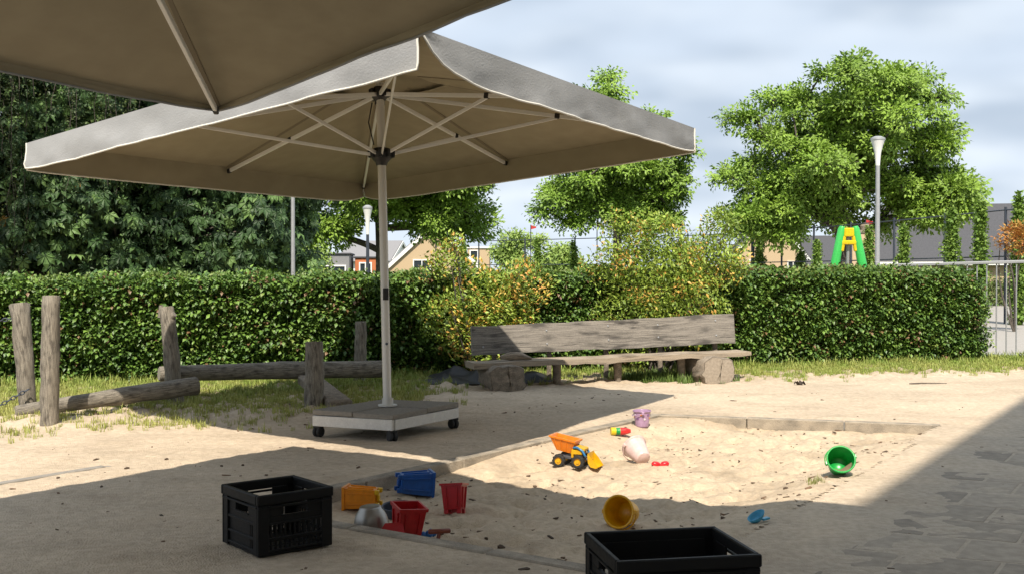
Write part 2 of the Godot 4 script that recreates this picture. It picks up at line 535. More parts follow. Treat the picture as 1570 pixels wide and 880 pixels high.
func build_tiles():
	var t = Node3D.new()
	t.name = numbered("paving")
	add_child(t)
	structure(t)
	var u = Vector2(0.93, -0.368); var v = Vector2(0.535, 0.845)
	var ang = atan2(u.y, u.x)
	var meshes = []
	for i in 3:
		var st = new_st()
		# a slab in the bond's own axes: u along the row, v across
		st.set_smooth_group(-1)
		var s = 0.2225; var b = 0.004
		var w = func(a, c, y): return Vector3(u.x * a + v.x * c, y, -(u.y * a + v.y * c))
		var top = [w.call(-s + b, -s + b, 0), w.call(s - b, -s + b, 0), w.call(s - b, s - b, 0), w.call(-s + b, s - b, 0)]
		var mid = [w.call(-s, -s, -b), w.call(s, -s, -b), w.call(s, s, -b), w.call(-s, s, -b)]
		var low = [w.call(-s, -s, -0.05), w.call(s, -s, -0.05), w.call(s, s, -0.05), w.call(-s, s, -0.05)]
		var ins = Vector3(0, -0.02, 0)
		quad(st, top[0], top[1], top[2], top[3], ins)
		for q in 4:
			var r = (q + 1) % 4
			quad(st, top[q], top[r], mid[r], mid[q], ins)
			quad(st, mid[q], mid[r], low[r], low[q], ins)
		meshes.append(mesh_of(st))
	var origin = u * -1.095 + v * 6.203
	for row in range(-6, 19):
		for col in range(-8, 16):
			var c = origin + v * (0.462 * row) + u * (0.462 * (col + 0.5 + (0.5 if posmod(row, 2) == 1 else 0.0)))
			if c.x < -0.3 or c.x > 6.6 or c.y < 4.4 or hedge_dist(c.x, c.y) < 2.4: continue
			if -pit(c.x, c.y)[2] < 0.36: continue
			if c.x / c.y > 0.62: continue
			var o = put("paving_slab", meshes[rng.randi() % 3], M.tiles[rng.randi() % 3], t)
			o.position = at(c.x, c.y, rng.randf_range(-0.0006, 0.0014))
			o.rotation = Vector3(rng.randf_range(-0.002, 0.002), 0, rng.randf_range(-0.002, 0.002))

# ------------------------------------------------------------------ leaves
# a pointed leaf lying along +z, folded on its midrib, facing up
func leaf_pts(l, w, fold, droop):
	return [Vector3(0, 0, 0), Vector3(-w * 0.5, fold, l * 0.38), Vector3(0, 0, l * 0.45), Vector3(w * 0.5, fold, l * 0.38), Vector3(0, -droop, l)]

func add_leaf(st, t: Transform3D, l, w, fold = 0.008, droop = 0.01):
	var p = leaf_pts(l, w, fold, droop)
	for i in 5: p[i] = t * p[i]
	for q in [[0, 1, 2], [1, 4, 2], [0, 2, 3], [2, 4, 3]]:
		for k in q: st.add_vertex(p[k])

func rand_dir() -> Vector3:
	var z = rng.randf_range(-1, 1); var a = rng.randf() * TAU
	return Vector3(sqrt(1 - z * z) * cos(a), z, sqrt(1 - z * z) * sin(a))

func leaf_basis(fwd: Vector3, up: Vector3) -> Basis:
	var z = fwd.normalized()
	var x = up.cross(z)
	if x.length() < 0.01: x = Vector3.RIGHT.cross(z)
	x = x.normalized()
	return Basis(x, z.cross(x), z)

# a sprig of n leaves inside radius r; bias pulls leaf faces up
func sprig(sd, n, r, l, w, up_bias = 0.8, flat = 0.7) -> ArrayMesh:
	rng.seed = sd
	var st = new_st()
	st.set_smooth_group(-1)
	for i in n:
		var p = rand_dir() * r * pow(rng.randf(), 0.4)
		p.y *= flat
		var fwd = (rand_dir() + p.normalized() * 0.8)
		fwd.y = fwd.y * 0.5 - 0.25
		var s = rng.randf_range(0.7, 1.2)
		add_leaf(st, Transform3D(leaf_basis(fwd, rand_dir() + Vector3.UP * up_bias * 2.0), p), l * s, w * s, 0.12 * w, 0.12 * l)
	return mesh_of(st)

# a flat fan of n leaves along a shoot of length r
func spray(sd, n, r, l, w) -> ArrayMesh:
	rng.seed = sd
	var st = new_st()
	st.set_smooth_group(-1)
	for i in n:
		var k = rng.randf()
		var p = Vector3(rng.randf_range(-1, 1) * r * 0.55 * (0.4 + k), rng.randf_range(-0.06, 0.10) - 0.10 * k * k, r * (k * 1.5 - 0.6))
		var fwd = Vector3(p.x * 2.0 + rng.randf_range(-0.4, 0.4), rng.randf_range(-0.55, 0.1), 0.5 + rng.randf_range(-0.3, 0.4))
		var s = rng.randf_range(0.7, 1.25)
		add_leaf(st, Transform3D(leaf_basis(fwd, Vector3.UP + rand_dir() * 0.45), p), l * s, w * s, 0.12 * w, 0.12 * l)
	return mesh_of(st)

func palmate(sd) -> ArrayMesh:
	rng.seed = sd
	var st = new_st()
	st.set_smooth_group(-1)
	for i in 7:
		var a = lerp(-2.35, 2.35, i / 6.0)
		var l = [0.11, 0.16, 0.20, 0.22, 0.20, 0.16, 0.11][i]
		var d = Vector3(sin(a), -0.22, cos(a)).normalized()
		# broadest near the tip
		var b = leaf_basis(d, Vector3.UP)
		var t = Transform3D(b, Vector3.ZERO)
		var w = l * 0.42
		var p = [Vector3(0, 0, 0.01), Vector3(-w * 0.5, 0.012, l * 0.62), Vector3(0, -0.004, l * 0.6), Vector3(w * 0.5, 0.012, l * 0.62), Vector3(0, -0.05, l)]
		for k in 5: p[k] = t * p[k]
		for q in [[0, 1, 2], [1, 4, 2], [0, 2, 3], [2, 4, 3]]:
			for k in q: st.add_vertex(p[k])
	return mesh_of(st)

func tint(a: Color, b: Color, jitter = 0.15) -> Color:
	var c = a.lerp(b, rng.randf())
	c = c * rng.randf_range(1.0 - jitter, 1.0 + jitter)
	c.a = 1.0
	return c

func limb(st, a: Vector3, b: Vector3, r0, r1, sag = 0.15, sides = 6):
	var pts = []; var rad = []
	var off = rand_dir() * (b - a).length() * sag * 0.5
	for i in 6:
		var t = i / 5.0
		pts.append(a.lerp(b, t) + off * sin(t * PI) + Vector3.UP * sag * (b - a).length() * (t * (1 - t)))
		rad.append(lerp(r0, r1, t))
	tube(st, pts, rad, sides, false)
	return pts

# limbs: every clump hangs on the nearest node that lies closer to the trunk
func branch_out(st, pts, rad, clumps):
	var order = []
	for c in clumps: order.append([Vector2(c[0].x, c[0].z).length() + 0.5 * c[0].y, c])
	order.sort_custom(func(a, b): return a[0] < b[0])
	var nodes = []
	for k in range(2, pts.size()): nodes.append([pts[k], -1, 0.0, rad[k]])
	var first = nodes.size()
	for o in order:
		var p = o[1][0]
		var best = 0; var bd = 1e9
		for i in nodes.size():
			var q = nodes[i][0]
			var d = p.distance_to(q) + (1.2 if q.y > p.y + 0.2 else 0.0) + (0.25 if i < first else 0.0)
			if d < bd: bd = d; best = i
		nodes.append([p, best, 1.0, 0.0])
	for i in range(nodes.size() - 1, first - 1, -1):
		if nodes[i][1] >= first: nodes[nodes[i][1]][2] += nodes[i][2]
	for i in range(first, nodes.size()):
		var r = 0.022 * pow(nodes[i][2], 0.55) + 0.012
		var q = nodes[nodes[i][1]]
		var r0 = min(r * 1.35, q[3] * 0.8 if nodes[i][1] < first else 9.0)
		nodes[i][3] = r
		limb(st, q[0], nodes[i][0], max(r0, r), r, 0.10)
		for k in 4:
			limb(st, nodes[i][0], nodes[i][0] + rand_dir() * Vector3(1, 0.5, 1) * 0.8, r * 0.6, 0.006, 0.1, 4)

# crown: list of clumps [centre (local), radius, flatness]; leaves sit in the clumps' outer shells
func tree(called, label, pos, trunk_h, trunk_r, clumps, mesh_list, per_m2, c0, c1, m, sd, group = "", lean = Vector3.ZERO):
	var t = thing(called, label, "tree", pos, 0.0, group)
	rng.seed = sd
	var st = new_st()
	var pts = []; var rad = []
	for i in 8:
		var s = i / 7.0
		pts.append(Vector3(0, -0.1 + trunk_h * s, 0) + lean * s * s + Vector3(n_lo.get_noise_2d(sd, s * 3.0), 0, n_lo.get_noise_2d(sd + 9, s * 3.0)) * trunk_h * 0.06)
		rad.append(trunk_r * (1.45 if i == 0 else 1.0) * lerp(1.0, 0.4, s))
	tube(st, pts, rad, 12, false, 0.12)
	obj("trunk", st, M.bark, t)
	st = new_st()
	branch_out(st, pts, rad, clumps)
	obj("limbs", st, M.bark, t)
	var xs = []; var cs = []
	for c in clumps:
		var n = int(per_m2 * c[1] * c[1] * 4.0)
		var base = tint(c0, c1, 0.1)
		for i in n:
			var d = rand_dir()
			if d.y < -0.2 and rng.randf() < 0.5: d.y = -d.y
			var bump = 1.0 + 0.35 * n_mid.get_noise_3d(d.x * 1.2 + c[0].x, d.y * 1.2 + c[0].y, d.z * 1.2 + c[0].z)
			var p = d * c[1] * bump * pow(rng.randf(), 0.22)
			p.y *= c[2]
			var b = leaf_basis(d + rand_dir() * 0.5 + Vector3.DOWN * 0.1, Vector3(0, 0.85, 0.5) + rand_dir() * 0.45)
			xs.append(Transform3D(b.scaled(Vector3.ONE * rng.randf_range(0.75, 1.25)), c[0] + p))
			cs.append(tint(base, tint(c0, c1), 0.16))
	scatter("crown", mesh_list, xs, cs, m, t)
	return t

# clumps spread through an uneven egg-shaped crown
func crown(sd, n, centre: Vector3, r: Vector3, size, flat = 0.62) -> Array:
	rng.seed = sd
	var out = []
	for i in n:
		var d = rand_dir()
		var rr = pow(rng.randf(), 0.35)
		var wobble = 1.0 + 0.22 * n_lo.get_noise_3d(d.x * 2.0 + sd, d.y * 2.0, d.z * 2.0) * 2.0
		var p = Vector3(d.x * r.x, d.y * r.y, d.z * r.z) * rr * wobble
		if p.y < 0: p *= Vector3(1.0, 0.8, 1.0)
		out.append([centre + p, size * rng.randf_range(0.7, 1.3) * (1.15 - 0.3 * rr), flat])
	return out

# ------------------------------------------------------------------ parasols
func fabric_panel(st, a: Vector3, b: Vector3, apex: Vector3, n = 16, lower = 0.0, t1 = 1.0):
	# a to b is the hem; slack between ribs hangs a little
	st.set_smooth_group(1)
	var p = func(i, j):
		var t = t1 * float(i) / n     # from the hem to the apex
		var s = float(j) / n
		var q = a.lerp(b, s).lerp(apex, t)
		var sag = 0.10 * sin(fposmod(s * 2.0, 1.0) * PI) * (1 - t) * t
		sag += 0.04 * n_mid.get_noise_3d(q.x * 0.8, q.y, q.z * 0.8) * (1 - t) * t
		return q - Vector3.UP * (sag + lower)
	for i in n:
		for j in n:
			st.add_vertex(p.call(i, j)); st.add_vertex(p.call(i + 1, j)); st.add_vertex(p.call(i + 1, j + 1))
			st.add_vertex(p.call(i, j)); st.add_vertex(p.call(i + 1, j + 1)); st.add_vertex(p.call(i, j + 1))

func valance(t, a: Vector3, b: Vector3, drop, start_cut, end_cut, sd, mid):
	var n = 40
	var st = new_st()
	st.set_smooth_group(1)
	var out = (b - a).cross(Vector3.UP).normalized()
	if out.dot(mid - a) < 0: out = -out      # inwards
	var hem = []
	var rows = 6
	var P = []
	for i in n + 1:
		var s = float(i) / n
		var col = []
		var d = drop * (1.0 - start_cut * exp(-s * 22.0)) * (1.0 - end_cut * exp(-(1 - s) * 22.0))
		for r in rows + 1:
			var k = float(r) / rows
			var w = n_mid.get_noise_2d(s * 4.5 + sd * 7.0, k * 0.4) * 0.025 * k + n_lo.get_noise_2d(s * 2.0 + sd, 0.3) * 0.04 * k
			w += 0.022 * sin(k * PI * 0.5) * n_mid.get_noise_2d(s * 9.0 + k * 0.9 + sd * 3.0, k * 0.6)
			col.append(a.lerp(b, s) + Vector3.DOWN * d * k + out * w)
		P.append(col)
		hem.append(col[rows])
	for i in n:
		for r in rows:
			st.add_vertex(P[i][r]); st.add_vertex(P[i + 1][r]); st.add_vertex(P[i + 1][r + 1])
			st.add_vertex(P[i][r]); st.add_vertex(P[i + 1][r + 1]); st.add_vertex(P[i][r + 1])
	var v = obj("valance", st, M.fabric, t)
	st = new_st()
	st.set_smooth_group(1)
	for i in n:
		for r in rows:
			for q in [[i, r], [i + 1, r], [i + 1, r + 1], [i, r], [i + 1, r + 1], [i, r + 1]]: st.add_vertex(P[q[0]][q[1]] + out * 0.004)
	obj("lining", st, M.lining, v)
	st = new_st()
	var full = []
	for r in rows + 1: full.append(P[0][r])
	full.append_array(hem.slice(1))
	for r in range(rows - 1, -1, -1): full.append(P[n][r])
	var rr = []
	for q in full: rr.append(0.0075)
	tube(st, full, rr, 6)
	obj("hem", st, M.hem if drop > 0.1 else M.fabric, v)

func ribs(t, crown_p: Vector3, hub: Vector3, ends: Array, share):
	for e in ends:
		var st = new_st()
		var tip = e.lerp(crown_p, 0.02) - Vector3.UP * 0.05
		var root = crown_p.lerp(e, 0.02) - Vector3.UP * 0.04
		bar(st, root, tip, 0.024, 0.036)
		var rb = obj("rib", st, M.alu, t)
		st = new_st()
		cbox(st, Transform3D(Basis.looking_at(tip - root), tip), Vector3(0.034, 0.046, 0.05), 0.006)
		obj("end_cap", st, M.black, rb)
		st = new_st()
		var m = root.lerp(tip, share)
		bar(st, hub + (m - hub).normalized() * 0.06, m - Vector3.UP * 0.015, 0.016, 0.03)
		var s = obj("strut", st, M.alu, t)
		st = new_st()
		cbox(st, Transform3D(Basis.looking_at(tip - root), m), Vector3(0.036, 0.05, 0.05), 0.006)
		obj("joint", st, M.black, s)

func hub_part(t, called, p: Vector3, r):
	var st = new_st()
	lathe(st, [Vector2(0.05, 0.075), Vector2(r * 0.75, 0.07), Vector2(r, 0.03), Vector2(r * 0.96, -0.02), Vector2(r * 0.6, -0.06), Vector2(0.048, -0.085)], 16, xf(p))
	for k in 8:
		var a = TAU * k / 8
		cbox(st, xf(p + Vector3(cos(a) * r, 0.02, sin(a) * r), Vector3(0, -a, 0)), Vector3(0.05, 0.07, 0.035), 0.006)
	obj(called, st, M.black, t)

func parasol(label, c: Array, apex: Vector3, foot: Vector3, hub_y, share, with_valance, base_u: Vector3, base_v: Vector3):
	var t = thing("parasol", label, "parasol", foot)
	var L = func(p): return p - foot
	for i in 4: c[i] = L.call(c[i])
	apex = L.call(apex)
	var st = new_st()
	for i in 4: fabric_panel(st, c[i], c[(i + 1) % 4], apex, 16, 0.0, 0.80)
	obj("canopy", st, M.lining, t)
	# sewn seams along the corners and up the middle of each side
	st = new_st()
	for i in 4:
		for q in [c[i], (c[i] + c[(i + 1) % 4]) / 2.0]: bar(st, q.lerp(apex, 0.004) - Vector3.UP * 0.004, q.lerp(apex, 0.79) - Vector3.UP * 0.004, 0.035, 0.005, 0.001)
	obj("seams", st, M.seam, t)
	# raised cap over the vent
	st = new_st()
	var lift = Vector3.UP * 0.045
	for i in 4: fabric_panel(st, c[i].lerp(apex, 0.64) + lift, c[(i + 1) % 4].lerp(apex, 0.64) + lift, apex + lift, 8)
	obj("vent_cap", st, M.lining, t)
	var mid = (c[0] + c[2]) / 2.0
	if with_valance:
		# c: near, left, far, right
		valance(t, c[0], c[1], 0.24, 0.0, 0.1, 1, mid)
		valance(t, c[1], c[2], 0.24, 0.05, 0.35, 2, mid)
		valance(t, c[2], c[3], 0.24, 0.35, 0.05, 3, mid)
		valance(t, c[3], c[0] + (c[3] - c[0]) * 0.006, 0.24, 0.1, 0.93, 4, mid)
	else:
		for i in 4: valance(t, c[i], c[(i + 1) % 4], 0.05, 0.5, 0.5, 5 + i, mid)
	var top = apex - Vector3.UP * 0.09
	var low = Vector3(0, 0.237, 0)
	var axis = (top - low)
	var hub = low + axis * ((hub_y - low.y) / axis.y)
	var ends = []
	for i in 4:
		ends.append(c[i])
		ends.append((c[i] + c[(i + 1) % 4]) / 2.0)
	var cr = top - Vector3.UP * 0.06
	ribs(t, cr, hub, ends, share)
	hub_part(t, "crown_hub", cr - Vector3.UP * 0.05, 0.075)
	hub_part(t, "runner_hub", hub, 0.095)
	st = new_st()
	tube(st, [low - Vector3.UP * 0.1, low + axis * 0.5, top], [0.038, 0.038, 0.038], 20)
	var pole = obj("pole", st, M.pole, t)
	if with_valance:
		st = new_st()
		lathe(st, [Vector2(0.0, 0.012), Vector2(0.085, 0.012), Vector2(0.085, 0.0), Vector2(0.0, 0.0)], 20, xf(low + Vector3(0, 0.0, 0)))
		lathe(st, [Vector2(0.05, 0.07), Vector2(0.05, 0.0)], 20, xf(low))
		obj("socket", st, M.pole, t)
		st = new_st()
		var lp = low + axis.normalized() * 0.99
		cbox(st, xf(lp + Vector3(0.012, 0, 0.0405), Vector3(0, 0.25, 0)), Vector3(0.05, 0.105, 0.008), 0.002)
		obj("sticker", st, M.black, pole)
		st = new_st()
		lathe(st, [Vector2(0.0, 0.008), Vector2(0.012, 0.008), Vector2(0.012, 0.0)], 10, xf(low + axis.normalized() * 0.55 + Vector3(0.01, 0, 0.04), Vector3(PI / 2, 0, 0)))
		obj("bolt", st, M.darkmetal, pole)
		# crank cord inside the pole's shade
		st = new_st()
		tube(st, [cr + Vector3(-0.07, -0.12, 0.0), cr + Vector3(-0.10, -0.3, 0.02), hub + Vector3(-0.07, 0.1, 0.0)], [0.006, 0.006, 0.006], 5)
		obj("cord", st, M.black, t)
	# wheeled base with four concrete slabs in a light metal tray
	var bt = Transform3D(Basis(base_u.normalized(), Vector3.UP, base_u.normalized().cross(Vector3.UP)), Vector3.ZERO)
	var su = base_u.length(); var sv = base_v.length()
	var bv = base_v.normalized()
	var skew = Basis(base_u.normalized(), Vector3.UP, bv)
	var place = func(u, y, v): return base_u.normalized() * u + bv * v + Vector3.UP * y
	st = new_st()
	var tray = Node3D.new()
	tray.name = "base"
	t.add_child(tray)
	for s in [-1, 1]:
		st = new_st()
		bar(st, place.call(-su / 2, 0.142, s * sv / 2), place.call(su / 2, 0.142, s * sv / 2), 0.03, 0.09, 0.004)
		obj("side_panel", st, M.white_metal, tray)
		st = new_st()
		bar(st, place.call(s * su / 2, 0.142, -sv / 2 + 0.02), place.call(s * su / 2, 0.142, sv / 2 - 0.02), 0.026, 0.088, 0.004)
		obj("side_panel", st, M.white_metal, tray)
	st = new_st()
	cbox(st, Transform3D(skew, Vector3(0, 0.115, 0)), Vector3(su - 0.04, 0.02, sv - 0.04))
	obj("tray_floor", st, M.darkmetal, tray)
	for a in [-1, 1]:
		for b in [-1, 1]:
			st = new_st()
			cbox(st, Transform3D(skew, place.call(a * (su / 4 + 0.004), 0.211 + 0.003 * a * b, b * (sv / 4 + 0.004))), Vector3(su / 2 + 0.002, 0.045, sv / 2 + 0.002), 0.006)
			obj("slab", st, M.slab, tray)
			st = new_st()
			var w = place.call(a * (su / 2 - 0.03), 0.045, b * (sv / 2 - 0.03))
			for off in [-0.022, 0.022]:
				lathe(st, [Vector2(0.0, -0.016), Vector2(0.036, -0.016), Vector2(0.045, -0.008), Vector2(0.045, 0.008), Vector2(0.036, 0.016), Vector2(0, 0.016)], 16, Transform3D(Basis.from_euler(Vector3(0, 0.6 * a, 0)) * Basis.from_euler(Vector3(0, 0, PI / 2)), w + Basis.from_euler(Vector3(0, 0.6 * a, 0)) * Vector3(off, 0, 0)))
			cbox(st, xf(w + Vector3(0, 0.045, 0), Vector3(0, 0.6 * a, 0)), Vector3(0.08, 0.03, 0.06), 0.008)
			obj("caster", st, M.rubber, tray)
	return t

# ------------------------------------------------------------------ vegetation
func build_hedge():
	var t = thing("hedge", "long clipped green beech hedge running behind the log bench and posts", "hedge", at(0.6, 15.4))
	var base = at(0.6, 15.4)
	var d = (H1 - H0).normalized()
	var nrm = Vector2(d.y, -d.x)                # towards the camera
	var fwd = Vector3(nrm.x, 0, -nrm.y)
	var al = Vector3(d.x, 0, -d.y)
	var total = (H1 - H0).length()
	var depth = 0.75
	var hh = func(s): return 1.265 + 0.165 * clamp(s / total, 0.0, 1.0) + 0.03 * n_lo.get_noise_2d(s * 2.0, 3.0)
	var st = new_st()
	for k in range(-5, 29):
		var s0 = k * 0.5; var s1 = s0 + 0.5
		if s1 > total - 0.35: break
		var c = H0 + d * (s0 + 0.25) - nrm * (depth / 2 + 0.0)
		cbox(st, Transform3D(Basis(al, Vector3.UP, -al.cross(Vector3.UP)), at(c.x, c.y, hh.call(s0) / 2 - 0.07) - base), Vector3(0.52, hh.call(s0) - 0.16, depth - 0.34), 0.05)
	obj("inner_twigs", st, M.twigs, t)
	# stems at the foot
	st = new_st()
	rng.seed = 71
	for k in range(-7, 42):
		var c = H0 + d * (k * 0.36 + rng.randf_range(-0.08, 0.08)) - nrm * (0.26 + rng.randf_range(-0.06, 0.1))
		if k * 0.36 > total - 0.5: break
		var a = at(c.x, c.y, -0.05) - base
		tube(st, [a, a + Vector3(rng.randf_range(-0.05, 0.05), 0.25, 0), a + Vector3(rng.randf_range(-0.1, 0.1), 0.7, 0)], [0.02, 0.016, 0.012], 5, false)
	obj("stems", st, M.bark, t)
	var meshes = [sprig(301, 12, 0.095, 0.056, 0.037, 1.1, 0.6)]
	var xs = []; var cs = []
	rng.seed = 72
	var dark = Color(0.042, 0.10, 0.02); var light = Color(0.145, 0.25, 0.036)
	var add = func(s, y, w, face: Vector3):
		# s along, y up, w depth behind the front face
		var h = hh.call(s)
		var bump = 0.10 * n_lo.get_noise_2d(s * 2.6, y * 5.0) + 0.10 * n_mid.get_noise_2d(s * 1.8, y * 2.6)
		var c = H0 + d * s - nrm * w
		var p = at(c.x, c.y, y) + face * bump - base
		var b = leaf_basis(face + rand_dir() * 0.45 + Vector3.DOWN * 0.15, Vector3.UP + face * 0.5 + rand_dir() * 0.4)
		xs.append(Transform3D(b.scaled(Vector3.ONE * rng.randf_range(0.75, 1.3)), p))
		var col = tint(dark, light, 0.2)
		var r = rng.randf()
		if r < 0.03 * (1.0 + 2.5 * max(0.0, n_lo.get_noise_2d(s * 1.7, y * 2.0 + 9.0))): col = Color(0.17, 0.10, 0.045)
		elif r < 0.08: col = Color(0.17, 0.23, 0.045)
		cs.append(col)
	for i in 15500:
		var s = rng.randf_range(-2.6, total)
		var y = rng.randf_range(0.06, hh.call(s))
		# gaps low down and ragged right-hand end
		if y < 0.22 and rng.randf() < 0.45: continue
		var e = total - s
		if e < 0.5:
			var lim = 0.5 * (0.35 + 1.1 * n_mid.get_noise_2d(y * 1.7, 5.0)) + (0.22 if y > 1.1 else 0.0)
			if e < lim: continue
		if n_mid.get_noise_2d(s * 1.1 + 60.0, y * 2.0) < -0.36 and rng.randf() < 0.7: continue
		add.call(s, y, rng.randf_range(-0.02, 0.14), fwd)
	for i in 5200:
		var s = rng.randf_range(-2.6, total - 0.25)
		add.call(s, hh.call(s) + rng.randf_range(-0.10, 0.03), rng.randf_range(0.0, depth), Vector3.UP)
	for i in 900:
		add.call(total - rng.randf_range(-0.05, 0.3), rng.randf_range(0.15, 1.3), rng.randf_range(0.0, depth), al)
	for i in 2600:
		var s = rng.randf_range(-2.6, total)
		add.call(s, rng.randf_range(0.2, hh.call(s)), depth - rng.randf_range(-0.02, 0.12), -fwd)
	# new shoots standing proud of the clipped top
	for i in 420:
		var s = rng.randf_range(-2.6, total - 0.4)
		var c = H0 + d * s - nrm * rng.randf_range(0.02, depth - 0.1)
		var p = at(c.x, c.y, hh.call(s) + rng.randf_range(0.02, 0.09)) - base
		xs.append(Transform3D(leaf_basis(Vector3.UP + rand_dir() * 0.6, fwd + rand_dir() * 0.5).scaled(Vector3.ONE * rng.randf_range(0.5, 0.9)), p))
		cs.append(tint(Color(0.10, 0.17, 0.035), Color(0.17, 0.22, 0.05)))
	scatter("foliage", meshes[0], xs, cs, M.beech, t)

func shrub(label, pos, clumps, sd, n_per, orange, tall):
	var t = thing("flowering_shrub", label, "shrub", pos, 0.0, "yellow green shrubs behind the bench")
	rng.seed = sd
	var st = new_st()
	for c in clumps:
		for q in 3:
			limb(st, Vector3(rng.randf_range(-0.15, 0.15), -0.05, rng.randf_range(-0.1, 0.1)), c[0] + rand_dir() * c[1] * 0.6, 0.018, 0.005, 0.12, 5)
	obj("stems", st, M.bark, t)
	var ms = sprig(sd + 3, 13, 0.12, 0.062, 0.026, 0.5, 0.9)
	rng.seed = sd + 1
	var xs = []; var cs = []
	for c in clumps:
		for i in int(n_per * c[1] * c[1]):
			var d = rand_dir()
			var rr = pow(rng.randf(), 0.3)
			var p = d * c[1] * rr * (1.0 + 0.5 * n_mid.get_noise_3d(d.x + c[0].x * 3.0, d.y + c[0].y, d.z))
			p.y *= 0.85
			p.z *= 0.7
			xs.append(Transform3D(leaf_basis(d + Vector3.UP * 0.4 + rand_dir() * 0.5, Vector3.UP + rand_dir() * 0.6).scaled(Vector3.ONE * rng.randf_range(0.7, 1.25)), c[0] + p))
			var col = tint(Color(0.17, 0.265, 0.032), Color(0.31, 0.40, 0.06), 0.2)
			# young orange tips sit on some shoots' outer ends
			if rr > 0.75 and rng.randf() < orange * (0.45 + 1.1 * clamp(n_mid.get_noise_3d(p.x * 1.5 + c[0].x, p.y * 1.5, sd) + 0.35, 0.0, 1.0)): col = tint(Color(0.58, 0.45, 0.08), Color(0.60, 0.30, 0.08), 0.12)
			elif rng.randf() < 0.2: col = tint(Color(0.10, 0.17, 0.025), Color(0.15, 0.22, 0.035))
			cs.append(col)
	scatter("foliage", ms, xs, cs, M.shrub, t)

